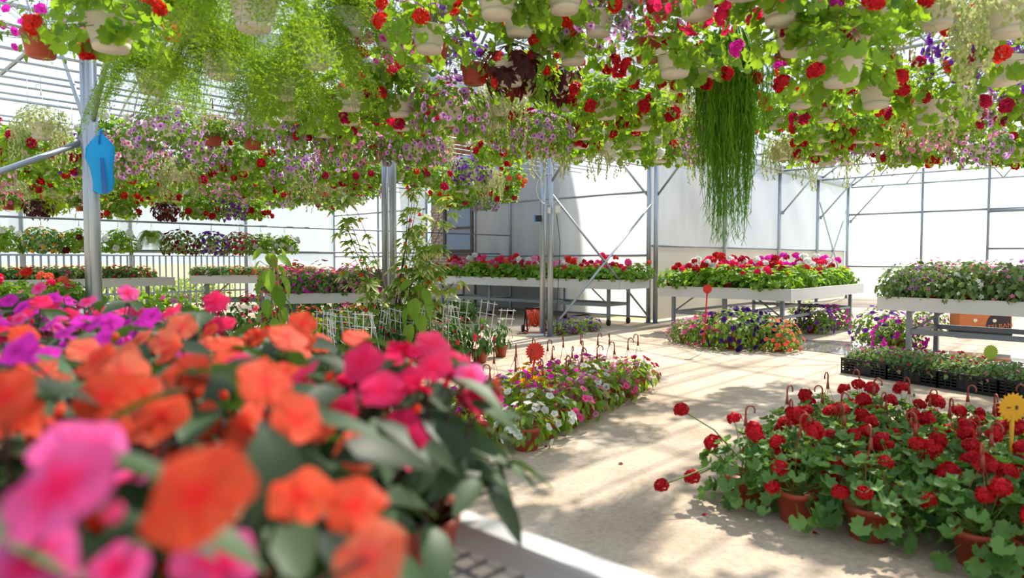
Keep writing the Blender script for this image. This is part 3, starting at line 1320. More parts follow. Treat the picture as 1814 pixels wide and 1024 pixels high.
def arch_pt(p0, p1, u, q, dz=0.0):
    return W(p0 + (p1 - p0) * u, q, GUT + 0.05 + 2.3 * math.sin(PI * u) ** 0.85 + dz)


SPANS = [(PLEFT, PL - 0.1, POST_Q[:5]), (PL + 0.1, PR, POST_Q)]
for si, (p0, p1, qq) in enumerate(SPANS):
    for k in range(len(qq) - 1):
        v, f = [], []
        for i in range(15):
            v += [arch_pt(p0, p1, i / 14, qq[k], 0.05), arch_pt(p0, p1, i / 14, qq[k + 1], 0.05)]
            if i:
                o = 2 * i
                f.append((o - 2, o - 1, o + 1, o))
        part('film_panel', G(v, f), FILM_ROOF, roof)
    for u in (0.12, 0.25, 0.38, 0.5, 0.62, 0.75, 0.88):
        bar(roof, arch_pt(p0, p1, u, qq[0]), arch_pt(p0, p1, u, qq[-1]), 0.022, STEEL, 'purlin', 6)
gv = part('gutter', join([(box(0, 0, 0, 0.26, QEND_R - POST_Q[0], 0.02), None), (box(-.13, 0, .07, 0.02, QEND_R - POST_Q[0], 0.14), None), (box(.13, 0, .07, 0.02, QEND_R - POST_Q[0], 0.14), None)]), STEEL, roof, smooth=False)
gv.rotation_euler = (0, 0, ANG_A)
gv.location = W(PL, (QEND_R + POST_Q[0]) / 2, GUT)
for si, (p0, p1, qq) in enumerate(SPANS):
    for k, q in enumerate(qq):
        t = thing('roof_truss', None, 'truss', W((p0 + p1) / 2, q, GUT))
        inv = -Vector(t.location)
        mv = np.array(tuple(inv))

        def loc(g):
            return (g[0] + mv, g[1], g[2])
        part('hoop', loc(tube([arch_pt(p0, p1, i / 14, q) for i in range(15)], 0.028, 0.028, 6)), STEEL, t)
        part('tie_bar', loc(tube([W(p0, q, GUT), W(p1, q, GUT)], 0.026, 0.026, 6)), STEEL, t)
        web = [(0.14, 0.0), (0.25, 1), (0.36, 0), (0.5, 1), (0.64, 0), (0.75, 1), (0.86, 0)]
        for (u0, s0), (u1, s1) in zip(web[:-1], web[1:]):
            pa = arch_pt(p0, p1, u0, q) if s0 else W(p0 + (p1 - p0) * u0, q, GUT)
            pb = arch_pt(p0, p1, u1, q) if s1 else W(p0 + (p1 - p0) * u1, q, GUT)
            part('strut', loc(tube([pa, pb], 0.018, 0.018, 6)), STEEL, t)
        want_label(t, 'curved steel roof truss with diagonal struts', 'over the far flower span' if si == 0 else 'over the aisle', 1.0)

# ------------------------------------------------------------------ posts
for k, q in enumerate(POST_Q[1:]):
    base = W(PL, q)
    names = ['blue bag', 'tall variegated shrub', 'orange cable reel', 'white film panel', 'trailing green curtain of stems', 'hanging pale creepers', 'corner of the white film', 'bright end wall']
    t = thing('greenhouse_post', None, 'post', base)
    t['label'] = ['twin galvanised steel post with the blue bag tied to it', 'twin steel post behind the tall variegated shrub', 'twin steel post beside the orange cable reel',
                  'twin steel post at the edge of the white film panel', 'steel post hidden behind the long trailing green stems', 'slim steel post behind the geranium bench with one brace',
                  'steel post just before the far corner post', 'corner post where the two white film walls meet'][k]
    twin = k < 4
    for j, off in enumerate((-0.075, 0.075) if twin else (0.0,)):
        d = AX * off * 1.2
        part('tube', tube([d, d + Vector((0, 0, GUT))], 0.052, 0.052, 14), STEEL, t)
        part('base_plate', box(d.x, d.y, 0.006, 0.16, 0.16, 0.012), STEEL_D, t, smooth=False)
    for sg in (-1, 1):
        if k >= 4 and sg < 0:
            continue
        a = AX * (sg * 0.10) + Vector((0, 0, 2.78))
        b = AX * (sg * 1.15) + Vector((0, 0, 3.98))
        part('brace', tube([a, b], 0.026, 0.026, 8), STEEL, t)
        part('clamp', tube([a - Vector((0, 0, .05)), a + Vector((0, 0, .05))], 0.04, 0.04, 8), STEEL_D, t)
    if k == 0:
        pa = AX * -0.12 - BX * 0.02 + Vector((0, 0, 2.62))
        part('brace', tube([pa, pa - BX * 2.2 - Vector((0, 0, 1.15))], 0.032, 0.032, 10), STEEL, t)
        part('clamp', tube([pa - Vector((0, 0, .06)), pa + Vector((0, 0, .06))], 0.05, 0.05, 8), STEEL_D, t)
# cross bracing
for (q0, q1, lab, z0, z1) in ((POST_Q[3], POST_Q[4], 'crossed steel bracing in front of the white film panel', 2.6, 0.1), (POST_Q[7], POST_Q[8], 'thin crossed bracing in the far film corner', 3.3, 0.1)):
    t = thing('cross_brace', lab, 'brace', W(PL, (q0 + q1) / 2))
    mv = np.array(tuple(-Vector(t.location)))
    for (za, zb) in ((z0, z1), (z1, z0)):
        g = tube([W(PL + .02, q0 + .1, za), W(PL + .02, q1 - .1, zb)], 0.022, 0.022, 8)
        part('brace_tube', (g[0] + mv, g[1], g[2]), STEEL, t)
    part('joint_plate', box(0, 0, (z0 + z1) / 2, 0.09, 0.03, 0.09), STEEL_D, t)

# ------------------------------------------------------------------ brick house beyond the end wall
def pqbox(p0, p1, q0, q1, z0, z1):
    v = [W(p, q, z) for z in (z0, z1) for q in (q0, q1) for p in (p0, p1)]
    return G(v, [(0, 2, 3, 1), (4, 5, 7, 6), (0, 1, 5, 4), (2, 6, 7, 3), (0, 4, 6, 2), (1, 3, 7, 5)])


BRICK = principled('pale_worn_brick', hexc('b39a88'), 0.9, noise=0.35, nscale=1.7, bump=0.3)
MORTAR = principled('lime_mortar', hexc('a29a90'), 0.95, noise=0.2, nscale=6)
STONE = principled('lintel_stone', hexc('a59683'), 0.9, noise=0.2, nscale=8)
DKWOOD = principled('dark_window_wood', hexc('4a3a32'), 0.6, noise=0.2, nscale=12)
GLASS = principled('window_glass', hexc('5a6a86'), 0.05, noise=0.15, nscale=2, spec=1.0)
REDTILE = principled('red_cladding', hexc('a86a50'), 0.8, noise=0.3, nscale=4)
ROOFG = principled('grey_eaves', hexc('8f8a90'), 0.7, noise=0.1, nscale=3)
FLASH = principled('pale_flashing', hexc('9fb0c4'), 0.45, metal=0.3)
h_p0, h_p1 = p_at(757, QEND_L), p_at(995, QEND_L)
hq = QEND_L + 0.16
house = thing('brick_house', 'pale brick house with a dark window behind the greenhouse', 'house', (0, 0, 0))
part('wall', pqbox(h_p0, h_p1, hq, hq + 9, 0, 4.15), MORTAR, house, smooth=False)
dep = (W(0, hq).y, )
wy = W(p_at(810, hq), hq).y
zt, zb = 1.4 + (460 - 363) / FPX * wy, 1.4 + (460 - 446) / FPX * wy
w_p0, w_p1 = p_at(788, hq), p_at(838, hq)
me_b = mesh('brick', box(0, 0, 0, 0.225, 0.05, 0.062), BRICK, False)
row = 0
z = 0.95
rg = random.Random(5)
while z < 3.75:
    x = h_p0 + 0.12 + (0.12 if row % 2 else 0)
    while x < h_p0 + 2.75:
        inside = (w_p0 - 0.16 < x < w_p1 + 0.16 and zb - 0.1 < z < zt + 0.06) or (w_p0 - .5 < x < w_p1 + .5 and zt - .02 < z < zt + 0.36)
        if not inside:
            M = Matrix.Translation(W(x, hq - 0.005 + rg.uniform(-.006, .006), z)) @ Matrix.Rotation(ANG_A, 4, 'Z')
            part('brick', None, None, house, M, me=me_b)
        x += 0.245
    z += 0.085
    row += 1
part('lintel', pqbox(w_p0 - 0.45, w_p1 + 0.45, hq - 0.04, hq + 0.1, zt + 0.03, zt + 0.33), STONE, house, smooth=False)
part('sill', pqbox(w_p0 - 0.1, w_p1 + 0.1, hq - 0.10, hq + 0.1, zb - 0.10, zb - 0.02), DKWOOD, house, smooth=False)
wfm = part('window_frame', join([(pqbox(w_p0 - .02, w_p0 + .08, hq - .05, hq + .06, zb, zt), None), (pqbox(w_p1 - .06, w_p1 + .04, hq - .05, hq + .06, zb, zt), None),
                                 (pqbox(w_p0, w_p1, hq - .05, hq + .06, zt - .07, zt), None), (pqbox(w_p0, w_p1, hq - .06, hq + .06, (zt + zb) / 2 - .03, (zt + zb) / 2 + .03), None),
                                 (pqbox(w_p0, w_p1, hq - .05, hq + .06, zb, zb + .06), None)]), DKWOOD, house, smooth=False)
part('pane', pqbox(w_p0 + .08, w_p1 - .06, hq - .012, hq - .004, (zt + zb) / 2 + .03, zt - .07), GLASS, wfm, smooth=False)
part('pane', pqbox(w_p0 + .08, w_p1 - .06, hq - .022, hq - .014, zb + .06, (zt + zb) / 2 - .03), GLASS, wfm, smooth=False)
part('flashing', pqbox(h_p0 - .3, h_p1 + .3, hq - 0.25, hq + 0.2, 4.15, 4.27), FLASH, house, smooth=False)
part('upper_wall', pqbox(h_p0 - 1.0, h_p1 - .4, hq + .1, hq + 9, 4.27, 5.25), MORTAR, house, smooth=False)
me_t = mesh('cladding_tile', box(0, 0, 0, 0.27, 0.03, 0.45), REDTILE, False)
for r_ in range(2):
    for c_ in range(21):
        x = h_p0 - .8 + c_ * 0.285 + (0.14 if r_ else 0)
        part('cladding_tile', None, None, house, Matrix.Translation(W(x, hq + .09, 4.5 + r_ * 0.465)) @ Matrix.Rotation(ANG_A, 4, 'Z'), me=me_t)
part('eaves', pqbox(h_p0 - 1.6, h_p1 - .2, hq - 0.75, hq + 9, 5.22, 5.34), ROOFG, house, smooth=False)
rv = [W(h_p0 - 1.6, hq - .8, 5.34), W(h_p1 - .2, hq - .8, 5.34), W(h_p1 - .2, hq + 9, 5.34), W(h_p0 - 1.6, hq + 9, 5.34), W(h_p0 - 1.6, hq + 4, 7.6), W(h_p1 - .2, hq + 4, 7.6)]
part('roof', G(rv, [(0, 1, 5, 4), (2, 3, 4, 5), (0, 4, 3), (1, 2, 5)]), ROOFG, house, smooth=False)

# ------------------------------------------------------------------ railing and shrubs outside
rl = thing('railing', 'grey metal railing with upright bars outside the rolled-up film', 'railing', W(PLEFT - 0.35, 3))
mv = np.array(tuple(-Vector(rl.location)))
q0, q1 = q_at(-60, PLEFT - .35), q_at(455, PLEFT - .35)
for z in (0.45, 1.52):
    g = tube([W(PLEFT - .35, q0, z), W(PLEFT - .35, q1, z)], 0.028, 0.028, 6)
    part('rail', (g[0] + mv, g[1], g[2]), STEEL_D, rl)
me_bal = mesh('baluster', box(0, 0, 0.76, 0.035, 0.035, 1.52), STEEL_D, False)
x = q0
while x < q1:
    part('baluster', None, None, rl, Matrix.Translation(W(PLEFT - .35, x) - Vector(rl.location)), me=me_bal)
    x += 0.17
L_HEDGE = leaf_mat('hedge_leaf', hexc('6a8440'), hexc('a8b86a'), hexc('b6c860'), 0.4, 0.6)
sp_hedge = Spec('roadside_shrub')
rg = random.Random(77)
sp_hedge.add('foliage', foliage_join(mound(420, 1.0, 0.9, 0.1, rg, 0.3, 0.1), G_OVAL, (0.12, 0.22), rg, jit=.8), L_HEDGE, 'stuff')
sp_hedge.add('stem', tube([(0, 0, -0.05), (0, 0, 0.6)], 0.05, 0.03, 6), STEM_B)
for k in range(7):
    o = place(sp_hedge, W(PLEFT - 2.5 - rg.uniform(0, 1.2), q0 + 0.3 + k * (q1 - q0) / 6.5, -.04), rg.uniform(0, 6), rg.uniform(0.8, 1.1), None, 'shrub', 'shrubs beyond the railing')
    want_label(o, 'pale green shrub', 'growing outside behind the grey railing', .5)

# ------------------------------------------------------------------ benches
CASTER = principled('caster_rubber', hexc('22211f'), 0.6)


def bench(label, org, rz, L, Wd, z, rim=0.18, legs=3, leg_in=0.25, wheels=False, bars=True, grid=False):
    t = thing('plant_bench', label, 'bench', (org.x, org.y, 0), rz)
    for (cx, cy, sx, sy) in ((L / 2, 0.0, L, 0.03), (L / 2, Wd, L, 0.03), (0, Wd / 2, 0.03, Wd - .03), (L, Wd / 2, 0.03, Wd - .03)):
        rb = part('rim_board', join([(box(cx, cy, z - rim / 2, sx, sy, rim), None), (box(cx, cy, z + 0.004, sx + .02, sy + .02, 0.012), None),
                                     (box(cx, cy, z - rim * .62, sx + .008, sy + .008, 0.012), None)]), ALU, t, smooth=False)
    if grid:
        it = []
        n = int(L / 0.045)
        for i in range(n):
            it.append((box(0.02 + i * 0.045, Wd / 2, z - rim * .5, 0.006, Wd - .03, 0.006), None))
        n = int(Wd / 0.045)
        for i in range(n):
            it.append((box(L / 2, 0.02 + i * 0.045, z - rim * .5 - .005, L - .03, 0.008, 0.006), None))
        part('wire_tray', join(it), STEEL_D, t, smooth=False)
    else:
        part('tray', box(L / 2, Wd / 2, z - rim * .55, L - .03, Wd - .03, 0.02), STEEL_D, t, smooth=False)
    zl = z - rim * .55
    xs = [leg_in + (L - 2 * leg_in) * i / (legs - 1) for i in range(legs)]
    for x in xs:
        for y in (0.2, Wd - 0.2):
            lg = part('leg', box(x, y, (zl + (.13 if wheels else 0)) / 2, 0.06, 0.06, zl - (.13 if wheels else 0)) if not wheels else box(x, y, .13 + (zl - .13) / 2, .06, .06, zl - .13), STEEL_D, t, smooth=False)
            if wheels:
                part('caster', join([(tube([(x - .02, y, .065), (x + .02, y, .065)], .065, .065, 12), None), (box(x, y, .12, .05, .07, .03), None)]), CASTER, lg)
        if bars:
            part('crossbar', box(x, Wd / 2, zl * 0.5, 0.04, Wd - .4, 0.05), STEEL_D, t, smooth=False)
    if bars:
        for y in (0.2, Wd - .2):
            part('long_bar', box(L / 2, y, zl * 0.5, L - 2 * leg_in, 0.04, 0.07), STEEL_D, t, smooth=False)
        part('diagonal', tube([(xs[0], .2, zl * .5), (xs[0] + .55, .2, zl)], 0.015, 0.015, 6), STEEL_D, t)
        part('diagonal', tube([(xs[-1], .2, zl * .5), (xs[-1] - .55, .2, zl)], 0.015, 0.015, 6), STEEL_D, t)
    return t


def bench_pt(org, rz, x, y, z):
    c, s = math.cos(rz), math.sin(rz)
    return Vector((org.x + x * c - y * s, org.y + x * s + y * c, z))


def in_view(v, m=60, top=-400, bot=1200):
    pr = project(v)
    return pr is not None and -m < pr[0] < 1814 + m and top < pr[1] < bot


# ------------------------------------------------------------------ near bench of impatiens
E0 = Vector((0.15, 1.06, 0))
B1Z = 0.90
b1o = E0 - AX * 3.2 - BX * 0.85
bench('low metal bench full of orange and pink impatiens', b1o, ANG_A, 3.7, 0.85, B1Z, 0.10, 3, 0.3, grid=True)
IMPS = [spec_impatiens(k) for k in range(5)]
k = 0
for ix in range(16):
    for iy in range(4):
        x = 3.52 - ix * 0.225 + (0.1 if iy % 2 else 0)
        y = 0.74 - iy * 0.215
        v = bench_pt(b1o, ANG_A, x, y, B1Z - 0.047)
        if math.hypot(v.x, v.y) < 0.46 or v.y < 0.25 or x > 3.6:
            continue
        top = v + Vector((0, 0, .36))
        if not in_view(top, 230, 300, 1500):
            continue
        pr = project(top)
        px, py = pr[0], pr[1]
        if px > (730 if py < 690 else 560):
            continue
        if py < 600 and px < 400:
            cols = [P['hotpink'], P['magenta'], P['rose'], P['hotpink']]
        elif px < 480 and py < 690:
            cols = [P['coral'], P['orange'], P['hotpink'], P['magenta']]
        elif py < 640:
            cols = [P['orange'], P['orange'], P['coral']]
        elif px > 470 and py < 790:
            cols = [P['hotpink'], P['hotpink'], P['rose'], P['orange']]
        elif px < 110 and py > 760:
            cols = [P['rose'], P['rose'], P['orange']]
        else:
            cols = [P['orange'], P['orange'], P['coral'], P['orange']]
        c = rnd.choice(cols)
        nm = {P['orange']: 'orange-red', P['coral']: 'coral', P['hotpink']: 'hot pink', P['magenta']: 'magenta', P['rose']: 'rose pink'}[c]
        o = place(IMPS[k % 5], v, rnd.uniform(-.6, .6), rnd.uniform(0.95, 1.08), None, 'flower pot', 'impatiens on the near bench', {'flower': c, 'bud': c})
        want_label(o, f'potted {nm} impatiens', ['along the bench edge by the aisle', 'in the second row of the near bench', 'in the third row of the near bench', 'in the innermost row of the near bench'][iy], .4)
        k += 1
# the leggy plant in the pot at the rim, and the blooms that lean furthest towards the camera
vp = onz(748, 925, B1Z + .05)
edge_plant = place(IMPS[2], (vp.x, vp.y, B1Z - .047), 2.2, 1.0, 'leggy hot pink impatiens in the pot beside the bare metal rim', 'flower pot', 'impatiens on the near bench', {'flower': P['hotpink'], 'bud': P['orange']})
IMP_ROOTS = [o for o in COL.objects if o.name.startswith('potted_impatiens')]
for n_, (px, py, d, cn, r) in enumerate(((345, 880, .44, 'orange', .038), (528, 878, .60, 'orange', .030), (626, 898, .60, 'orange', .029), (650, 990, .54, 'coral', .034), (100, 862, .42, 'rose', .037), (185, 705, .78, 'orange', .036),
                                         (255, 752, .80, 'coral', .032), (440, 758, .85, 'orange', .030), (558, 748, .88, 'orange', .030), (672, 690, .86, 'hotpink', .029), (345, 745, .86, 'orange', .030), (530, 695, 1.0, 'hotpink', .030),
                                         (768, 648, 1.08, 'hotpink', .031), (832, 664, 1.1, 'rose', .027), (215, 660, .95, 'coral', .034), (20, 740, .7, 'orange', .030), (420, 650, 1.1, 'hotpink', .032), (205, 1010, .45, 'rose', .02), (30, 620, 1.0, 'magenta', .03))):
    v_ = at(px, py, d)
    best = min(IMP_ROOTS, key=lambda o: (Vector(o.location).xy - v_.xy).length)
    inv_ = (Matrix.Translation(best.location) @ Matrix.Rotation(best.rotation_euler[2], 4, 'Z') @ Matrix.Scale(best.scale[0], 4)).inverted()
    nd = Vector((rnd.uniform(-.25, .25) + .2 * ((n_ * 7) % 3 - 1), -.75, .75 + rnd.uniform(-.1, .25)))
    Mw = Matrix(frame(np.array(tuple(v_)), tuple(nd), (rnd.uniform(-1, 1), 0, 1), r).tolist())
    part('flower', None, P[cn], best, inv_ @ Mw, me=F_IMP[n_ % 4])
    lp = np.array(tuple(inv_ @ v_))
    part('flower_stalk', tube([lp, lp * np.array((.6, .6, 1)) - np.array((0, 0, .05)), (lp[0] * .15, lp[1] * .15, .16)], .0022, .003, 5, False), STEM_B, best)
clip = part('rim_clip', tube([(0, 0.0, -.06), (0, 0.0, .0), (0, .006, .012), (0, .022, .016), (0, .034, .006), (0, .036, -.03)], 0.006, 0.006, 6), HOOK)
clip.location = onz(800, 905, B1Z) + BX * 0.01
clip.location = tuple(bench_pt(b1o, ANG_A, 2.80, 0.83, B1Z + .004))
clip.rotation_euler = (0, 0, ANG_A)
clip.scale = (1.6, 1.6, 1.6)
tag(clip, 'terracotta coloured plastic hook hung over the metal bench rim', 'hook')

# ------------------------------------------------------------------ red geraniums on the floor
GERF = [spec_geranium_floor(k) for k in range(5)]
G0 = onz(1312, 893)
cnt = 0
for i in range(7):
    for j in range(6):
        v = G0 + AX * (i * 0.335) + BX * (j * 0.35) + AX * (0.12 * (j % 2)) + Vector((rnd.uniform(-.03, .03), rnd.uniform(-.03, .03), 0))
        if i == 3 and j == 0:
            v = onz(1735, 1000)
        if not in_view(v + Vector((0, 0, .25)), 130):
            continue
        o = place(GERF[cnt % 5], v, rnd.uniform(0, 6.3) if cnt else 0.0, rnd.uniform(0.96, 1.06) if cnt else 1.0, None, 'flower pot', 'red geraniums on the aisle floor', {'flower_head': P['red']})
        want_label(o, 'red geranium in a terracotta hanging pot', f'on the floor, {["front", "second", "third", "fourth", "fifth", "back"][j]} row', .3)
        if not cnt:
            GER0 = o
        cnt += 1
# stray stalks that reach out over the aisle
for (px, py, d, r) in ((1207, 726, 4.05, .05), (1172, 860, 3.72, .045), (1226, 845, 3.8, .05)):
    hd = at(px, py, d) - Vector(GER0.location)
    part('flower_head', None, P['red'], GER0, frame(np.array(tuple(hd)), (-.4, -.5, .7), (0, 0, 1), r), me=F_UMB[0])
    a_ = np.array((0.02, 0, .2))
    b_ = np.array(tuple(hd))
    part('stem', tube([a_, (a_ + b_) / 2 + np.array((0, 0, .05)), b_], .005, .004, 6, False), STEM_G, GER0)


# ------------------------------------------------------------------ mixed flowers on the floor by the aisle (with hooks)
def spec_mixed(seed, petal):
    rg = random.Random(seed)
    s = Spec('potted_bedding_flower')
    s.add_me('pot', ME_BASKET_T, None, TERRA)
    s.add_me('soil', ME_SOIL, None)
    ends = []
    for k, (p, n, t, kk) in enumerate(mound(85, 0.21, 0.17, 0.10, rg, 0.45, 0.15)):
        s.add_me('leaf', OVAL[k % 2], frame(p, n * .8 + np.array((0, 0, .4)) + np.array([rg.uniform(-.4, .4) for _ in range(3)]), t + np.array([rg.uniform(-.5, .5) for _ in range(3)]), rg.uniform(0.055, 0.10)), L_BSK)
        if k % 4 == 0:
            ends.append(p)
    for k, (p, n, t, kk) in enumerate(mound(24, 0.225, 0.20, 0.08, rg, 0.95, 0.15)):
        s.add_me('flower', F_PET[k % 3], frame(p, n + np.array((rg.uniform(-.3, .3), rg.uniform(-.3, .3), .3)), t, rg.uniform(0.024, 0.036)), petal)
        ends.append(p)
    s.add('stem', stems([(0, 0, 0.14)] * len(ends), ends, 0.0025, 0.0015, rg), STEM_G)
    s.add_me('hanger', ME_HOOK, None)
    return s


MIX = [spec_mixed(100 + k, P['magenta']) for k in range(3)]
m0, m1 = onz(925, 795), onz(1135, 688)
du = (m1 - m0).normalized()
dv = Vector((-du.y, du.x, 0))
ln = (m1 - m0).length
mixcols = {0: ['white', 'white', 'rose', 'pink', 'white', 'rose', 'pink', 'crimson', 'crimson'], 1: ['magenta', 'white', 'yellow', 'magenta', 'magenta', 'white', 'pink', 'rose', 'crimson'],
           2: ['yellow', 'magenta', 'lilac', 'magenta', 'yellow', 'magenta', 'rose', 'magenta', 'rose']}
colname = {'white': 'white', 'rose': 'rose pink', 'pink': 'soft pink', 'crimson': 'crimson', 'magenta': 'magenta', 'yellow': 'yellow', 'lilac': 'lilac'}
for j in range(3):
    for i in range(8):
        v = m0 + du * (i * ln / 7.2 + 0.1 * (j % 2)) + dv * (j * 0.35) + Vector((rnd.uniform(-.03, .03), rnd.uniform(-.03, .03), 0))
        cn = mixcols[j][i]
        o = place(MIX[(i + j) % 3], v, rnd.uniform(0, 6.3), rnd.uniform(1.0, 1.12), None, 'flower pot', 'hooked flower pots along the aisle', {'flower': P[cn]})
        want_label(o, f'terracotta pot of {colname[cn]} flowers', ['in the row edging the aisle', 'in the middle row beside the aisle', 'in the inner row beside the aisle'][j], .3)

# ------------------------------------------------------------------ mandevillas with white ladders
def spec_mandevilla(seed):
    rg = random.Random(seed)
    s = Spec('potted_mandevilla')
    s.add_me('pot', ME_POT, Matrix.Scale(1.6, 4))
    s.add_me('soil', ME_SOIL_S, Matrix.Scale(1.6, 4))
    for k, (p, n, t, kk) in enumerate(mound(75, 0.17, 0.42, 0.03, rg, 0.3, 0.17)):
        s.add_me('leaf', LANCE[k % 3], frame(p, n + np.array((0, 0, .5)) + np.array([rg.uniform(-.4, .4) for _ in range(3)]), t + np.array([rg.uniform(-.6, .6) for _ in range(3)]), rg.uniform(0.08, 0.13)), L_DARK)
    for k, (p, n, t, kk) in enumerate(mound(5, 0.19, 0.40, 0.03, rg, 0.98, 0.17)):
        s.add_me('flower', F_IMP[k % 4], frame(p, n + np.array((0, -.3, .2)), t, rg.uniform(0.025, 0.036)))
    it = []
    for x in (-.1, 0, .1):
        it.append((box(x, 0, 0.42, 0.008, 0.006, 0.68), None))
    for z in (0.3, 0.45, 0.6, 0.73):
        it.append((box(0, 0.006, z, 0.28, 0.006, 0.008), None))
    s.add('trellis', join(it), WHITE, None, False, Matrix.Rotation(rg.uniform(-.25, .25), 4, 'X') @ Matrix.Rotation(rg.uniform(-.15, .15), 4, 'Y'), 'white plastic ladder trellis')
    s.add('stem', tube([(0, 0, .14), (.01, 0, .3), (0, .01, .55)], .006, .003, 5), STEM_B)
    return s


MAN = [spec_mandevilla(200 + k) for k in range(4)]
t0, t1 = onz(850, 642), onz(640, 680)
du2 = (t1 - t0).normalized()
dv2 = Vector((-du2.y, du2.x, 0)) * -1
cnt = 0
for j in range(3):
    for i in range(8):
        v = t0 + du2 * (i * 0.34 + .15 * (j % 2)) + dv2 * (j * 0.36)
        cn = rnd.choice(['hotpink', 'hotpink', 'red', 'crimson', 'white'])
        o = place(MAN[cnt % 4], v, rnd.uniform(-.5, .5) + ANG_A, rnd.uniform(1.0, 1.15), None, 'flower pot', 'mandevillas on white ladders', {'flower': P[cn]})
        want_label(o, f'{ {"hotpink": "hot pink", "red": "red", "crimson": "crimson", "white": "white"}[cn] } mandevilla on a white ladder', f'{["front", "second", "third"][j]} floor row', .4)
        cnt += 1
o = place(MAN[1], onz(887, 632), 0.4, 0.95, 'white flowered plant in the last terracotta pot of the ladder row', 'flower pot', None, {'flower': P['white']})

# ------------------------------------------------------------------ benches at the back with potted flowers
BGER = [spec_geranium_bench(300 + k) for k in range(6)]
gcol = {'hotpink': 'hot pink', 'red': 'red', 'magenta': 'magenta', 'coral': 'coral', 'white': 'white', 'pink': 'soft pink', 'scarlet': 'scarlet', 'crimson': 'crimson', 'rose': 'rose pink',
        'orange': 'orange', 'yellow': 'yellow', 'lilac': 'lilac', 'purple': 'purple', 'violet': 'dark violet', 'darkred': 'wine red', 'star': 'striped pink'}


def fill_bench(specs, org, rz, L, Wd, z, dx, dy, cols, noun, where, group, partname='flower_head', s=(0.95, 1.1), x0=0.15, y0=0.15, fol=None):
    ny = int((Wd - 2 * y0) / dy) + 1
    nx = int((L - 2 * x0) / dx) + 1
    for j in range(ny):
        for i in range(nx):
            v = bench_pt(org, rz, x0 + i * dx + rnd.uniform(-.03, .03), y0 + j * dy + rnd.uniform(-.03, .03), z)
            if not in_view(v, 40):
                continue
            cn = rnd.choice(cols)
            o = place(rnd.choice(specs), v, rnd.uniform(0, 6.3), rnd.uniform(*s), None, 'flower pot', group, {partname: P[cn], 'foliage': fol} if fol else {partname: P[cn]})
            want_label(o, f'{gcol[cn]} {noun}', f'{where}, {ordinal(j)} row', .3)


# long bench before the brick house
c2 = at(1097, 497, 14.0)
z2 = c2.z
o2 = Vector((c2.x, c2.y, 0)) - AX * 6.1
bench('long wheeled bench of geraniums in front of the brick house', o2, ANG_A, 6.1, 1.15, z2, 0.19, 4, 0.4, wheels=True)
fill_bench(BGER, o2, ANG_A, 6.1, 1.15, z2 - 0.09, 0.29, 0.28, ['hotpink', 'rose', 'coral', 'pink', 'crimson', 'hotpink', 'white', 'scarlet'], 'geranium', 'long bench by the house', 'geraniums on the long bench', s=(1.1, 1.6), fol=L_BSK)
# corner bench
c3 = at(1399, 514, 11.5)
z3 = c3.z
o3 = Vector((c3.x, c3.y, 0)) - AX * 2.5
bench('wide bench of red and magenta geraniums by the white film wall', o3, ANG_A, 2.5, 4.1, z3, 0.19, 3, 0.2)
fill_bench(BGER, o3, ANG_A, 2.5, 4.1, z3 - 0.09, 0.29, 0.34, ['red', 'crimson', 'magenta', 'hotpink', 'red', 'scarlet', 'hotpink', 'white'], 'geranium', 'wide corner bench', 'geraniums on the wide bench', s=(1.2, 1.8), fol=L_BSK)
# bench at the side with pale pinks
DIA = [spec_small(400 + k, 'bench_pink', G_OVAL, L_DIAN, (0.05, 0.09), 170, 0.17, 0.30, F_FIVE, (0.018, 0.028), 26, jit=.9) for k in range(4)]
c4 = at(1555, 526, 9.8)
z4 = c4.z
rz4 = math.atan2(-0.76, 0.65)
o4 = Vector((c4.x, c4.y, 0))
bench('bench of pale pink and white flowers beside the crates', o4, rz4, 2.6, 1.5, z4, 0.18, 2, 0.35)
fill_bench(DIA, o4, rz4, 2.6, 1.5, z4 - 0.09, 0.24, 0.24, ['pink', 'white', 'pink', 'white', 'lilac', 'rose'], 'pot plant', 'on the side bench', 'pale flowers on the side bench', 'flower', (1.2, 1.5))
# far benches towards the railing
VIN = [spec_small(450 + k, 'bench_bedding_plant', G_OVAL, L_GER, (0.05, 0.08), 130, 0.17, 0.16, F_FIVE, (0.025, 0.035), 22) for k in range(3)]
cL = at(309, 492, 12.6)
oL = Vector((cL.x, cL.y, 0)) - AX * 0.0 - BX * 4.2
rzB = ANG_B
bench('bench of red and pink bedding plants nearest the railing', oL, rzB, 4.2, 1.2, cL.z, 0.14, 3, 0.4)
fill_bench(VIN, oL, rzB, 4.2, 1.2, cL.z - 0.06, 0.28, 0.3, ['crimson', 'hotpink', 'rose', 'scarlet', 'crimson', 'pink'], 'bedding plant', 'railing-side bench', 'bedding plants on the railing-side bench', 'flower')
cM = at(338, 489, 14.8)
oM = Vector((cM.x, cM.y, 0))
bench('bench of white and orange bedding plants beyond the aisle', oM, math.radians(22), 2.9, 1.4, cM.z, 0.17, 3, 0.3)
fill_bench(VIN, oM, math.radians(22), 2.9, 1.4, cM.z - 0.07, 0.27, 0.3, ['white', 'white', 'scarlet', 'white', 'orange', 'rose'], 'bedding plant', 'far white-flower bench', 'bedding plants on the far bench', 'flower')
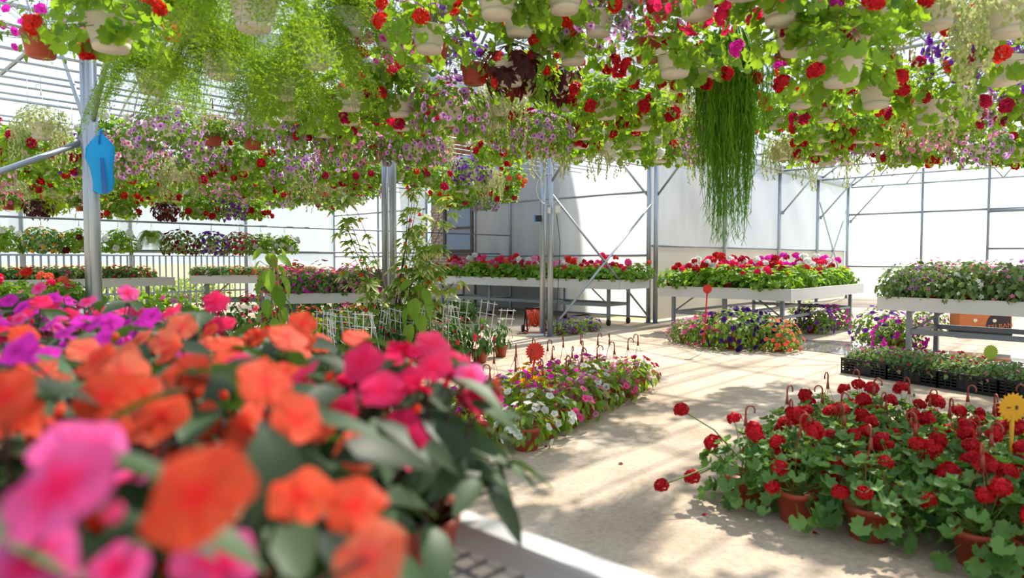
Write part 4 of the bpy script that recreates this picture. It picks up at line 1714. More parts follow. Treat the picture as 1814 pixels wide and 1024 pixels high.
# small bench close behind the impatiens
cK = at(-90, 505, 6.7)
oK = Vector((cK.x, cK.y, 0))
bench('short bench of salmon and pink geraniums behind the impatiens', oK, math.radians(8), 1.25, 0.8, 0.92, 0.14, 2, 0.2)
fill_bench(BGER, oK, math.radians(8), 1.25, 0.8, 0.86, 0.27, 0.27, ['pink', 'rose', 'coral', 'hotpink', 'scarlet'], 'geranium', 'on the short bench', 'geraniums on the short bench', s=(1.0, 1.25), fol=L_BSK)
LEAFY = [spec_small(495 + k, 'leafy_pot_plant', G_ROUND_LOW, L_BSK, (0.05, 0.08), 130, 0.2, 0.24, F_FIVE, (0.02, 0.03), 3) for k in range(3)]
for i, px in enumerate((205, 245, 290)):
    v_ = at(px, 600, 7.8 + .5 * i)
    o_ = place(LEAFY[i], (v_.x, v_.y, 0), i * 1.3, 2.9, None, 'flower pot', 'leafy plants behind the impatiens', None)
    want_label(o_, 'leafy light green plant', 'behind the impatiens by the twin post', .5)
# middle bench, hidden under a mass of pink blooms
FUC = [spec_small(480 + k, 'bench_fuchsia', G_OVAL, L_GER, (0.05, 0.09), 200, 0.24, 0.30, F_FIVE, (0.026, 0.038), 60, jit=.7) for k in range(3)]
cF = at(470, 500, 10.6)
oF = Vector((cF.x, cF.y, 0))
bench('low bench under a mass of pink fuchsias', oF, math.radians(12), 2.4, 1.5, 0.86, 0.15, 2, 0.3)
fill_bench(FUC, oF, math.radians(12), 2.4, 1.5, 0.80, 0.36, 0.38, ['magenta', 'pink', 'rose', 'magenta', 'coral'], 'fuchsia', 'on the middle bench', 'fuchsias on the middle bench', 'flower', (1.0, 1.2))

# ------------------------------------------------------------------ floor plants between the benches
SHR = [spec_small(520 + k, 'flowering_shrub', G_OVAL, L_DARK, (0.06, 0.1), 330, 0.30, 0.62, F_FIVE, (0.03, 0.042), 46, D=0.12, low=False) for k in range(2)]
YEL = [spec_small(530 + k, 'bushy_floor_plant', G_OVAL, L_BSK, (0.05, 0.09), 300, 0.30, 0.55, F_FIVE, (0.025, 0.036), 40, D=0.15, low=False) for k in range(2)]
for i, (px, d, cn, s, lab) in enumerate(((395, 8.6, 'crimson', 1.25, 'bushy salvia with small crimson flowers behind the orange impatiens'), (445, 9.6, 'crimson', 1.2, 'crimson flowered bush beside the staked broad-leaved climber'),
                                         (500, 8.9, 'scarlet', 1.1, 'scarlet flowered bush just behind the staked climber'), (372, 10.4, 'crimson', 1.1, 'dark leaved bush partly behind the crimson salvia'))):
    v = at(px, 600, d)
    place(SHR[i % 2], (v.x, v.y, 0), rnd.uniform(0, 6), s, lab, 'shrub', None, {'flower': P[cn]})
for i, (px, d, cn, s, lab) in enumerate(((545, 9.2, 'coral', 1.1, 'coral flowered bush in front of the pink fuchsias'), (590, 8.9, 'yellow', 1.1, 'yellow flowered bush in front of the pink fuchsias'),
                                         (635, 8.8, 'yellow', 1.15, 'yellow flowered bush close to the twin steel post'), (660, 9.8, 'orange', 1.1, 'orange flowered bush half hidden by the twin post'),
                                         (610, 10.0, 'rose', 1.1, 'rose pink bush between the yellow ones'))):
    v = at(px, 600, d)
    place(YEL[i % 2], (v.x, v.y, 0), rnd.uniform(0, 6), s, lab, 'shrub', None, {'flower': P[cn]})

PETF = [spec_petunia_far(560 + k, False, 70, 0.34, 0.30, 0.12, False) for k in range(3)]
for i, (px, py, cn, s, leaf, lab) in enumerate((
        (1213, 607, 'pink', 0.72, None, 'small pot of grey-green trailing leaves at the end of the petunia group'),
        (1255, 612, 'rose', 0.95, None, 'pink petunia pot on the floor under the corner bench'),
        (1300, 618, 'violet', 1.15, None, 'dark violet petunia mound on the floor in front of the corner bench'),
        (1340, 613, 'violet', 1.0, None, 'second dark violet petunia mound beside the coral flowers'),
        (1378, 622, 'coral', 0.85, None, 'coral red flower pot beside the dark violet petunias'),
        (1440, 590, 'purple', 0.95, None, 'purple petunia hanging under the corner bench rim'),
        (1478, 583, 'magenta', 0.85, None, 'magenta petunia under the far end of the corner bench'),
        (1560, 612, 'purple', 1.1, None, 'large purple petunia between the benches and the crates'),
        (1590, 622, 'magenta', 0.9, None, 'magenta petunia beside the bench leg'),
        (1640, 590, 'lilac', 0.9, None, 'lilac petunia under the pale flower bench'),
        (1420, 560, 'white', 0.8, None, 'white flowered pot in the shade under the corner bench'))):
    v = onz(px, py)
    place(PETF[i % 3], v, rnd.uniform(0, 6), s * 1.2, lab, 'flower pot', None, {'blossoms': P[cn]})
for i, (px, py, s, lab) in enumerate(((992, 594, 0.62, 'purple flowered pot standing against the steel post'), (1018, 592, 0.68, 'bushy purple flowered pot in the middle of three by the post'), (1046, 587, 0.62, 'leafy purple flowered pot furthest from the steel post'))):
    place(PETF[i % 3], onz(px, py), rnd.uniform(0, 6), s, lab, 'flower pot', None, {'blossoms': P['purple'], 'foliage': L_BSK})
for i, (px, py, lab) in enumerate(((775, 570, 'white geranium on the floor under the long bench, beside the shrub'), (800, 568, 'white geranium pot in the middle under the long bench'), (825, 572, 'white geranium on the floor under the long bench near the wheels'), (752, 575, 'white geranium tucked behind the twin steel post'))):
    place(BGER[i % 6], onz(px, py), rnd.uniform(0, 6), 1.7, lab, 'flower pot', None, {'flower_head': P['white']})
for i, (px, py, cn, lab) in enumerate(((640, 452, 'scarlet', 'dark leaved begonia with red flowers behind the fuchsias'), (520, 455, 'orange', 'begonia with orange flowers beyond the fuchsia bench'), (575, 458, 'darkred', 'dark begonia between two others beyond the fuchsias'))):
    v = at(px, 540, 13.5)
    place(SHR[i % 2], (v.x, v.y, 0), rnd.uniform(0, 6), 1.75, lab, 'shrub', None, {'flower': P[cn]})

# tall variegated shrub at the post
def tall_shrub():
    rg = random.Random(610)
    v = at(700, 600, 8.8)
    t = thing('tall_abutilon', 'tall variegated shrub with orange bell flowers at the twin post', 'shrub', (v.x, v.y, 0))
    part('pot', None, None, t, Matrix.Scale(2.4, 4), me=ME_POT)
    leafm = [mesh('leaf', leaf_lobed(droop=.25 + .2 * k), L_ABUT) for k in range(2)]
    it = []
    for sidx in range(22):
        a = rg.random() * 6.3
        spread = rg.uniform(0.15, 0.85)
        H = rg.uniform(1.3, 2.45) - spread * 0.25
        sx = rg.choice((-1, 1, 1, -1)) * spread
        pts = []
        for i in range(8):
            u = i / 7
            pts.append(np.array((sx * u ** 1.2 + 0.05 * math.sin(3 * u + a), 0.35 * math.sin(a) * u, 0.2 + (H - .2) * u)))
        it.append((tube(pts, 0.009, 0.003, 5, False), None))
        for i in range(2, 8):
            for _ in range(3):
                b = rg.random() * 6.3
                p = pts[i] + np.array((rg.uniform(-.06, .06), rg.uniform(-.06, .06), rg.uniform(-.08, .08)))
                d = np.array((math.cos(b), math.sin(b), -0.35))
                it.append((tube([p, p + d * .05], .0025, .0018, 3, False), None))
                part('leaf', None, None, t, frame(p + d * .05, (d[0] * .3, d[1] * .3 - .3, 0.9), d, rg.uniform(0.11, 0.2)), me=leafm[i % 2])
            if rg.random() < 0.28:
                p = pts[i] + np.array((rg.uniform(-.1, .1), -0.05, -.08))
                part('flower', None, P['orange'] if rg.random() < .6 else P['yellow'], t, frame(p, (0.1, 0, 1), (1, 0, 0), 0.05), me=F_BELL)
    part('stem', join(it), STEM_B, t)


tall_shrub()


def climber(label, v, n, H, size, seed, lean=0.1, canes=2):
    rg = random.Random(seed)
    t = thing('staked_climber', label, 'plant', (v.x, v.y, 0))
    part('pot', None, None, t, Matrix.Scale(2.0, 4), me=ME_POT)
    for c in range(canes):
        part('cane', tube([(.04 * c, 0, .1), (.04 * c + lean, .02, H)], .008, .008, 6), BAMBOO, t)
    ends = []
    for i in range(n):
        u = (i + .5) / n
        a = i * 2.4
        p = np.array((lean * u + .10 * math.cos(a), .10 * math.sin(a), 0.35 + (H - .2) * u))
        part('leaf', None, None, t, frame(p, (math.cos(a) * .7, math.sin(a) * .7 - .3, .6), (math.cos(a), math.sin(a), -0.7 + 1.2 * (u > .85)), rg.uniform(*size)), me=BROADL[i % 2])
        ends.append(p)
    part('stem', stems([(lean * p[2] / H, 0, p[2] - .06) for p in ends], ends, .004, .003, rg), STEM_G, t)


vv = at(487, 600, 7.4)
climber('broad-leaved climber tied to bamboo canes among the crimson bushes', vv, 30, 1.42, (0.16, 0.26), 620, -.05, 3)
vv = at(735, 600, 8.2)
climber('large-leaved climber on a cane below the variegated shrub', vv, 22, 1.05, (0.17, 0.27), 621, .05, 1)

# ------------------------------------------------------------------ black crates of small plants
def crate_spec():
    s = Spec('plant_crate')
    L, D_, H, w = 0.56, 0.36, 0.19, 0.012
    s.add('base', box(0, 0, .01, L, D_, .02), BLACKP, None, False)
    for (cx, cy, sx, sy, nm) in ((0, -D_ / 2, L, w, 'x'), (0, D_ / 2, L, w, 'x'), (-L / 2, 0, w, D_, 'y'), (L / 2, 0, w, D_, 'y')):
        it = [(box(cx, cy, .02 + .012 + k * .032, sx, sy, .012), None) for k in range(5)] + [(box(cx, cy, H - .006, sx + .012, sy + .012, .016), None)]
        n = 9 if nm == 'x' else 6
        for k in range(n + 1):
            f = -.5 + k / n
            it.append((box(cx + (f * sx if nm == 'x' else 0), cy + (f * sy if nm == 'y' else 0), H / 2, .012 if nm == 'x' else sx, .012 if nm == 'y' else sy, H), None))
        it.append((box(cx, cy, H * .45, (sx * .36) if nm == 'x' else sx * .6, (sy * .36) if nm == 'y' else sy * .6, H * .6), None))
        s.add('side', join(it), BLACKP, None, False)
    s.add('soil', box(0, 0, .13, L - .03, D_ - .03, .04), SOIL, None, False)
    return s


CR = crate_spec()
ca, cb = onz(1487, 660), onz(1814, 712)
dc = (cb - ca).normalized()
dcv = Vector((-dc.y, dc.x, 0))
rzc = math.atan2(dc.y, dc.x)
TRAY = [spec_small(650 + k, 'crate_seedling', G_OVAL, L_DIAN, (0.04, 0.065), 110, 0.10, 0.16, F_FIVE, (0.016, 0.024), 7, pot=False, jit=.8) for k in range(4)]
ccols = ['magenta', 'rose', 'crimson', 'pink', 'scarlet']
for j in range(2):
    for i in range(4):
        c = ca + dc * (0.30 + i * 0.585) + dcv * (0.19 + j * 0.40)
        o = place(CR, c, rzc, 1.0, None, 'crate', 'black crates of seedlings')
        want_label(o, 'black slotted plastic crate of small plants', 'in the front line' if j == 0 else 'in the rear line', .1)
        for k in range(8):
            v = c + dc * (-0.19 + 0.127 * (k % 4)) + dcv * (-.08 + .16 * (k // 4)) + Vector((0, 0, .15))
            if not in_view(v, 30):
                continue
            cn = ccols[(i + (rnd.random() < .3)) % 5]
            o = place(rnd.choice(TRAY), v, rnd.uniform(0, 6), rnd.uniform(.9, 1.2), None, 'seedling', 'seedlings in the black crates', {'flower': P[cn]})
            want_label(o, f'{gcol[cn]} flowered seedling', f'in the black crates, {"front" if j == 0 else "rear"} line, {"near" if k < 4 else "far"} side', .2)

# ------------------------------------------------------------------ puddle and cardboard box
WATER = principled('shallow_water', hexc('8f8a84'), 0.03, spec=1.0)
pc = onz(1640, 628)
pv = []
rg = random.Random(8)
N = 44
for i in range(N):
    a = 2 * PI * i / N
    r = 1 + 0.16 * math.sin(3 * a + 1) + 0.10 * math.sin(7 * a) + rg.uniform(-.05, .05)
    d = AX * (math.cos(a) * 2.6 * r) + BX * (math.sin(a) * 0.85 * r)
    pv.append((pc.x + d.x, pc.y + d.y, 0.006))
pud = part('puddle', G([(pc.x, pc.y, .006)] + pv, [(0, 1 + i, 1 + (i + 1) % N) for i in range(N)]), WATER, smooth=False)
tag(pud, 'shallow puddle of water on the floor under the pale flower bench', 'puddle')

bx_ = onz(1745, 597)
CARD = principled('orange_cardboard', hexc('d07a42'), 0.7, noise=0.06, nscale=9)
CARD_D = principled('dark_print', hexc('3a2c34'), 0.7)
PALE = principled('pale_hole', hexc('f2e6d0'), 0.8)
rzx = math.radians(-12)
cb_ = thing('fruit_box', 'orange cardboard fruit box with a dark printed half', 'box', bx_, rzx)
part('body', join([(box(0, .22, .27, .84, .44, .30), None)]), CARD, cb_, smooth=False)
part('lid', join([(box(0, .22, .435, .86, .46, .05), None)]), CARD, cb_, smooth=False)
part('pallet', box(0, .22, .06, .86, .46, .11), BLACKP, cb_, smooth=False)
hv = [(0.40, -.006, .13), (0.40, -.006, .39), (0.10, -.006, .39)]
for i in range(9):
    a = PI / 2 + PI / 2 * i / 8
    hv.append((0.10 + 0.10 * math.cos(a), -.006, .13 + .26 * math.sin(a)))
part('printed_panel', G(hv, [tuple(range(len(hv)))]), CARD_D, cb_, smooth=False)
for x in (-.17, .14):
    g = tube([(x, -.012, .30), (x, .0, .30)], .032, .032, 14)
    part('hand_hole', g, PALE, cb_, smooth=False)
tx = bpy.data.curves.new('lettering', 'FONT')
tx.body = 'TELBAN'
tx.size = 0.115
tx.align_x = 'CENTER'
tx.extrude = 0.001
tx.materials.append(CARD)
to0 = bpy.data.objects.new('lettering_source', tx)
link(to0)
bpy.context.view_layer.update()
tme = bpy.data.meshes.new_from_object(to0.evaluated_get(bpy.context.evaluated_depsgraph_get()))
bpy.data.objects.remove(to0)
to = link(bpy.data.objects.new('lettering', tme))
to.parent = cb_
to.location = (0.235, -.009, .165)
to.rotation_euler = (PI / 2, math.radians(-8), 0)
to['label'] = 'arched orange lettering'

# ------------------------------------------------------------------ blue bag on the post
BLUE = principled('blue_polythene', hexc('20c0f8'), 0.35, trans=0.5)
BLUE_D = principled('blue_cord', hexc('1560a8'), 0.5)
bp_ = W(PL, POST_Q[1]) - Vector((0, 0, 0))
dirc = (Vector((0, 0, 0)) - bp_).normalized()
bl = at(181, 340, (bp_ + dirc * 0.16).y)
bag = thing('blue_bag', 'bright blue plastic bag tied to the steel post', 'bag', (bl.x + .0, bl.y, bl.z))
v, f = [], []
prof = [(0.0, .095, .05), (.10, .10, .055), (.22, .115, .05), (.34, .14, .06), (.44, .135, .055), (.50, .10, .045), (.56, .045, .03), (.60, .012, .012), (.62, .014, .014)]
n = 16
for j, (z, rx, ry) in enumerate(prof):
    for k in range(n):
        a = 2 * PI * k / n
        w = 1 + .10 * math.sin(3 * a + j * .9) + .06 * math.sin(7 * a - j)
        v.append((rx * w * math.cos(a) + .01 * math.sin(j * 1.7), ry * w * math.sin(a), z + (.02 * math.sin(2 * a + 1) if j == 0 else 0)))
for j in range(len(prof) - 1):
    for k in range(n):
        k2 = (k + 1) % n
        f.append((j * n + k, j * n + k2, (j + 1) * n + k2, (j + 1) * n + k))
part('body', G(v, f), BLUE, bag)
part('hanging_flap', G([(.03, -.075, .33), (.06, -.07, .33), (.10, -.065, -.03), (.04, -.07, -.02), (.045, -.085, .15)], [(0, 4, 1), (4, 2, 1), (0, 3, 4), (3, 2, 4)]), BLUE_D, bag, smooth=False)
part('tie', tube([(0.02, -.065, .47), (.015, -.05, .55), (.01, 0, .60), (0, .02, .64)], .008, .008, 6), BLUE_D, bag)

# ------------------------------------------------------------------ cable reel
CABLE = principled('orange_cable', hexc('e8502c'), 0.45)
rc = onz(948, 588)
rl_ = thing('cable_reel', 'orange extension cable wound on a black wheeled reel by the post', 'cable reel', rc, 0.25)
it = []
rg = random.Random(3)
for k in range(26):
    x = -.16 + .32 * (k % 13) / 12
    R0 = .13 + .03 * (k // 13) + rg.uniform(-.02, .02)
    pts = [(x + .03 * math.sin(2 * a + k), R0 * math.cos(a), .27 + R0 * math.sin(a)) for a in [2 * PI * i / 14 for i in range(15)]]
    it.append((tube(pts, .009, .009, 5, False), None))
part('cable', join(it), CABLE, rl_)
part('loose_cable', tube([(-.1, -.12, .2), (-.2, -.2, .05), (-.3, -.22, .012), (-.15, -.3, .012), (.1, -.26, .012), (.2, -.2, .03), (.15, -.14, .15)], .008, .008, 5), CABLE, rl_)
for x in (-.19, .19):
    part('side_frame', join([(tube([(x, -.13, .03), (x, 0, .46), (x, .13, .03)], .014, .014, 6), None), (tube([(x, -.13, .03), (x, .13, .03)], .014, .014, 6), None)]), BLACKP, rl_)
part('handle', tube([(-.19, 0, .46), (.19, 0, .46)], .022, .022, 8), BLACKP, rl_)
for x in (-.22, .22):
    part('wheel', tube([(x - .02, .1, .07), (x + .02, .1, .07)], .07, .07, 16), BLACKP, rl_)
ps_ = part('power_strip', join([(box(0, 0, .03, .30, .08, .05), None)] + [(tube([(-.1 + .1 * k, 0, .05), (-.1 + .1 * k, 0, .058)], .025, .025, 10), None) for k in range(3)]), WHITE)
ps_.location = onz(947, 593) + Vector((0, -.35, 0))
ps_.rotation_euler = (0, 0, .2)
tag(ps_, 'white power strip lying on the floor by the cable reel', 'power strip')
cd = part('black_cord', tube([rc + Vector((-.35 + .06 * i, -.45 + .1 * math.sin(i * .9), .008)) for i in range(11)], .008, .008, 5), BLACKP)
tag(cd, 'thin black cord lying on the floor in front of the reel', 'cord')

# ------------------------------------------------------------------ fittings on the post
def fit(name, label, px, py, dx, sx, sy, sz, mat, cat):
    v = at(px, py, W(PL, POST_Q[3]).y - 0.12)
    t = thing(name, label, cat, v, 0.0)
    part('case', box(0, 0, 0, sx, sy, sz), mat, t, smooth=False)
    part('cover', box(0, -sy / 2, 0, sx * .8, .012, sz * .8), mat, t, smooth=False)
    return t


CREAM = principled('cream_plastic', hexc('ddd8cc'), 0.5)
fit('junction_box', 'cream junction box on the steel post beside the brace', 988, 371, 0, .09, .06, .13, CREAM, 'junction box')
fit('wall_socket', 'small cream socket between the twin steel tubes', 973, 373, 0, .05, .05, .11, CREAM, 'socket')
t = fit('timer_box', 'dark box with a blue edge on the post by the long bench', 954, 387, 0, .11, .06, .11, BLACKP, 'timer')
part('blue_edge', box(-.065, 0, 0, .025, .07, .125), principled('blue_plastic', hexc('1a7fe0'), .4), t, smooth=False)
cv = at(985, 400, W(PL, POST_Q[3]).y - 0.13)
o = part('post_cable', tube([at(986, 380, cv.y), at(992, 430, cv.y), at(990, 480, cv.y), at(986, 560, cv.y), at(988, 585, cv.y)], .006, .006, 5), BLACKP)
tag(o, 'black cable hanging down the steel post from the junction box', 'cable')
pts = [at(972 + 22 * math.cos(a) * (1 if i else 1), 335 + 28 * math.sin(a), cv.y) for i, a in enumerate([2 * PI * k / 14 for k in range(14)])]
o = part('wire_coil', tube(pts, .005, .005, 5), WIRE)
tag(o, 'loop of pale wire hung on the steel post above the sockets', 'wire')

# ------------------------------------------------------------------ daisy shaped picks
def pick(label, px, py, d, r, mat, foot, marks=False):
    c = at(px, py, d)
    t = thing('daisy_pick', label, 'plant pick', (c.x, c.y, 0))
    n = 20
    v = [(0, 0, c.z)] + [((r if k % 2 == 0 else r * .8) * math.cos(PI * k / n), -.002, c.z + (r if k % 2 == 0 else r * .8) * math.sin(PI * k / n)) for k in range(2 * n)]
    f = [(0, 1 + k, 1 + (k + 1) % (2 * n)) for k in range(2 * n)]
    o = len(v)
    v += [(x, y + .006, z) for x, y, z in v]
    f += [(o, o + 1 + (k + 1) % (2 * n), o + 1 + k) for k in range(2 * n)] + [(1 + k, o + 1 + k, o + 1 + (k + 1) % (2 * n), 1 + (k + 1) % (2 * n)) for k in range(2 * n)]
    part('flower_disc', G(v, f), mat, t, smooth=False)
    part('stake', join([(tube([(0, .003, c.z - r * .5), (foot, .003, .15)], .012, .008, 6), None)]), mat, t)
    if marks:
        part('printed_mark', join([(box(-.025, -.004, c.z, .02, .002, .006), None), (box(.02, -.004, c.z, .012, .002, .022), None)]), STEM_B, t, smooth=False)


pick('orange-red daisy pick standing in the mixed flower row', 948, 623, 6.35, .095, principled('orange_pick', hexc('f0402a'), .5, trans=.2), -.06)
pick('yellow daisy pick standing above the red geraniums', 1794, 722, 3.75, .085, principled('yellow_pick', hexc('f2b418'), .5, trans=.2), 0.0, True)
pick('lime green daisy pick leaning in the black crates', 1755, 624, 7.3, .085, principled('green_pick', hexc('a4b832'), .5, trans=.2), -.2)
pick('red daisy pick under the corner bench rim', 1253, 512, 10.2, .075, principled('red_pick', hexc('d8301e'), .5, trans=.2), -.04)

# ------------------------------------------------------------------ fallen petals on the aisle
ME_FP = mesh('fallen_petal', leaf_lance(.7, 3, .4, .3), P['rose'])
for i, (px, py, cn, lab) in enumerate(((1113, 718, 'rose', 'pink fallen flower on the aisle beside the mixed pots'), (1255, 912, 'crimson', 'crimson fallen petal on the aisle near the geraniums'),
                                       (970, 789, 'darkred', 'dark fallen petal beside the terracotta pots'), (1095, 820, 'darkred', 'small dark petal in the middle of the aisle'), (1440, 945, 'crimson', 'red fallen petal in front of the geranium row'))):
    o = part('fallen_petal', None, P[cn], None, None, me=ME_FP)
    o.location = onz(px, py, .006)
    o.rotation_euler = (0.05, 0.1, i * 1.3)
    o.scale = (.045, .045, .045)
    tag(o, lab, 'petal')

# ------------------------------------------------------------------ hanging baskets
PIPE_Z = 3.42
ROWS = []          # p of each hanging pipe


def snap(v):
    p, q = pq(v)
    dist = math.hypot(v.x, v.y)
    best = min(ROWS, key=lambda r: abs(r - p), default=None)
    if best is None or abs(best - p) > (0.28 if abs(p) / dist > 0.35 else 0.13):
        ROWS.append(p)
        return v
    if abs(p) / dist > 0.35:
        k = best / p
        return Vector((v.x * k, v.y * k, CAM_H + (v.z - CAM_H) * k))
    v = v + AX * (best - p)
    return v


SG = {'ger_n': [spec_geranium_hang(700 + k, True) for k in range(3)], 'ger_nt': [spec_geranium_hang(705, False)],
      'ger_f': [spec_geranium_far(710 + k, True) for k in range(4)], 'ger_ft': [spec_geranium_far(716, False)],
      'pet_n': [spec_petunia_near(720 + k, False) for k in range(2)], 'pet_nw': [spec_petunia_near(724, True, 90, .30, .28, .2)],
      'pet_f': [spec_petunia_far(730 + k, True) for k in range(3)], 'pet_ft': [spec_petunia_far(735 + k, False, 60, .25, .2, .05) for k in range(2)],
      'fern': [spec_fern(740 + k) for k in range(2)], 'silver': [spec_silver(745 + k) for k in range(2)], 'rhip': [spec_rhipsalis(750)],
      'vine': [spec_vine(755, L_PURP)], 'lime': [spec_vine(756, L_LIME, 60, .24, .16)], 'bidens': [spec_bidens(757)]}
DESC = {'ger_n': 'geranium in a white basket', 'ger_nt': 'geranium in a terracotta pot', 'ger_f': 'geranium in a white basket', 'ger_ft': 'geranium in a terracotta pot',
        'pet_n': 'petunia in a terracotta pot', 'pet_nw': 'petunia ball in a white basket', 'pet_f': 'petunia ball', 'pet_ft': 'petunia in a terracotta pot'}
FIXD = {'fern': 'feathery lime asparagus fern', 'silver': 'pale trailing creeper', 'rhip': 'long green curtain of stringy rhipsalis stems', 'vine': 'dark purple sweet potato vine', 'lime': 'lime green sweet potato vine',
        'bidens': 'yellow flowered bidens basket'}
PLACED = []
NB = {}


def hang(kind, v, cn, size, where, s=1.0, pipe=PIPE_Z):
    spec = SG[kind][NB.get(kind, 0) % len(SG[kind])]
    NB[kind] = NB.get(kind, 0) + 1
    rec = None
    if cn:
        m = P[cn]
        rec = {'flower_head': m, 'flower': m, 'blossoms': m}
    o = place(spec, v, rnd.uniform(0, 6.3), s, None, 'hanging basket', 'hanging flower baskets', rec)
    top = v.z + HOOK_TOP * s
    if pipe - top > 0.01:
        part('hanging_wire', None, None, o, Matrix.Translation((0.026 * 0, 0, HOOK_TOP - .02)) @ Matrix.Diagonal((1, 1, (pipe - top) / s + .02, 1)), me=ME_WIRE)
    d = f'hanging {gcol[cn]} {DESC[kind]}' if kind in DESC else f'hanging {FIXD[kind]}'
    if kind in DESC and size:
        d = size + ' ' + d
    want_label(o, d, where, .1)
    PLACED.append(v)
    return o


# (pixel x, pixel y of the pot's underside, pot width in pixels, kind, colour)
BK = [
    (73, 102, 64, 'pet_n', 'magenta'), (197, 88, 84, 'ger_n', 'scarlet'), (450, 52, 84, 'fern', None), (392, 138, 64, 'fern', None), (270, 165, 56, 'fern', None), (560, 120, 62, 'fern', None),
    (500, 175, 56, 'fern', None), (330, 70, 66, 'fern', None), (235, 20, 72, 'fern', None), (620, 60, 60, 'fern', None),
    (690, 84, 58, 'pet_nw', 'magenta'), (770, 107, 58, 'pet_n', 'purple'), (620, 195, 50, 'ger_n', 'red'), (708, 205, 48, 'ger_n', 'hotpink'), (795, 228, 36, 'pet_ft', 'magenta'), (882, 225, 42, 'ger_n', 'red'),
    (905, 150, 56, 'vine', None), (1010, 195, 44, 'ger_n', 'scarlet'), (985, 170, 50, 'vine', None), (1148, 110, 56, 'pet_n', 'pink'), (1060, 62, 58, 'pet_nw', 'lilac'), (960, 92, 60, 'ger_n', 'scarlet'),
    (970, 236, 40, 'ger_n', 'red'), (1108, 190, 30, 'pet_ft', 'white'), (1160, 230, 42, 'ger_n', 'red'), (1207, 246, 38, 'ger_f', 'red'), (971, 277, 34, 'silver', None), (1034, 246, 38, 'ger_f', 'red'),
    (1145, 270, 30, 'ger_f', 'scarlet'), (1096, 264, 30, 'ger_f', 'coral'), (1262, 140, 60, 'ger_n', 'red'), (1292, 118, 57, 'rhip', None), (1410, 95, 74, 'ger_n', 'magenta'), (1318, -8, 92, 'ger_n', 'hotpink'),
    (1490, 150, 80, 'ger_n', 'red'), (1578, 186, 58, 'ger_n', 'red'), (1616, 222, 56, 'ger_n', 'crimson'), (1790, 62, 80, 'silver', None), (1812, 142, 56, 'pet_nw', 'purple'), (1370, 228, 38, 'ger_f', 'scarlet'),
    (1455, 250, 40, 'ger_f', 'red'), (1388, 282, 32, 'silver', None), (1468, 292, 32, 'silver', None), (1560, 268, 34, 'silver', None), (1730, 281, 36, 'pet_f', 'lilac'), (1640, 266, 36, 'pet_f', 'pink'),
    (1590, 205, 50, 'ger_n', 'scarlet'), (1690, 215, 46, 'pet_nw', 'lilac'), (1540, 250, 40, 'ger_f', 'red'), (1722, 120, 58, 'pet_nw', 'purple'), (1235, 30, 74, 'pet_nw', 'hotpink'), (880, 30, 74, 'ger_n', 'scarlet'),
    (1170, 20, 66, 'pet_n', 'lilac'), (840, 150, 50, 'pet_n', 'purple'), (740, 150, 46, 'ger_n', 'red'), (665, 150, 50, 'ger_n', 'hotpink'), (790, 30, 60, 'pet_nw', 'lilac'), (1420, 190, 48, 'ger_n', 'scarlet'),
    (920, 62, 62, 'ger_n', 'scarlet'), (1015, 112, 56, 'ger_n', 'red'), (1385, 42, 78, 'ger_n', 'hotpink'), (1560, 62, 74, 'ger_n', 'red'), (1205, 160, 50, 'ger_n', 'red'), (1660, 48, 70, 'silver', None), (1000, 20, 70, 'ger_n', 'scarlet'), (1110, 8, 66, 'pet_nw', 'lilac'),
    (75, 246, 42, 'silver', None), (196, 262, 36, 'ger_f', 'white'), (300, 250, 42, 'pet_f', 'lilac'), (378, 258, 36, 'pet_ft', 'star'), (448, 265, 36, 'pet_ft', 'star'), (358, 288, 34, 'pet_f', 'lilac'),
    (525, 262, 38, 'pet_f', 'lilac'), (570, 235, 40, 'pet_f', 'purple'), (485, 235, 42, 'pet_f', 'lilac'), (240, 285, 36, 'pet_f', 'star'), (635, 262, 34, 'pet_ft', 'lilac'), (600, 290, 32, 'pet_f', 'lilac'),
    (757, 325, 24, 'ger_f', 'coral'), (790, 318, 24, 'pet_f', 'lilac'), (835, 318, 24, 'pet_f', 'purple'), (868, 330, 24, 'silver', None), (905, 327, 22, 'ger_f', 'coral'), (725, 322, 25, 'ger_f', 'scarlet'),
    (20, 315, 30, 'ger_f', 'red'), (90, 318, 30, 'ger_f', 'red'), (130, 295, 34, 'pet_f', 'purple'), (55, 290, 34, 'ger_f', 'red'),
]
BIG = {'fern', 'silver', 'rhip', 'vine', 'lime', 'bidens'}
for (px, py, w, kind, cn) in BK:
    d = 0.25 * FPX / w
    v = snap(at(px, py, d))
    size = 'large' if w >= 46 else ''
    where = 'over the aisle' if pq(v)[0] > PL else 'past the steel posts'
    s = min(1.15, max(.85, (v.y * w / FPX) / 0.25))
    hang(kind, v, cn, size, where, s)

# fill: more baskets on further pipes of the far span
def clear_of(v, r):
    return all((v - u).length > r for u in PLACED)


rg = random.Random(42)
fillk = [('pet_f', 'lilac'), ('pet_f', 'lilac'), ('pet_f', 'pink'), ('ger_f', 'red'), ('pet_f', 'purple'), ('pet_ft', 'star'), ('ger_f', 'red'), ('pet_f', 'lilac'), ('ger_f', 'crimson'), ('pet_f', 'rose')]
fillr = [('ger_f', 'red'), ('ger_f', 'scarlet'), ('pet_f', 'lilac'), ('ger_f', 'red'), ('silver', None), ('ger_f', 'crimson'), ('pet_f', 'pink'), ('ger_f', 'white')]
nfill = 0
def use_row(p):
    best = min(ROWS, key=lambda r: abs(r - p))
    if abs(best - p) < 0.34:
        return best
    ROWS.append(p)
    return p


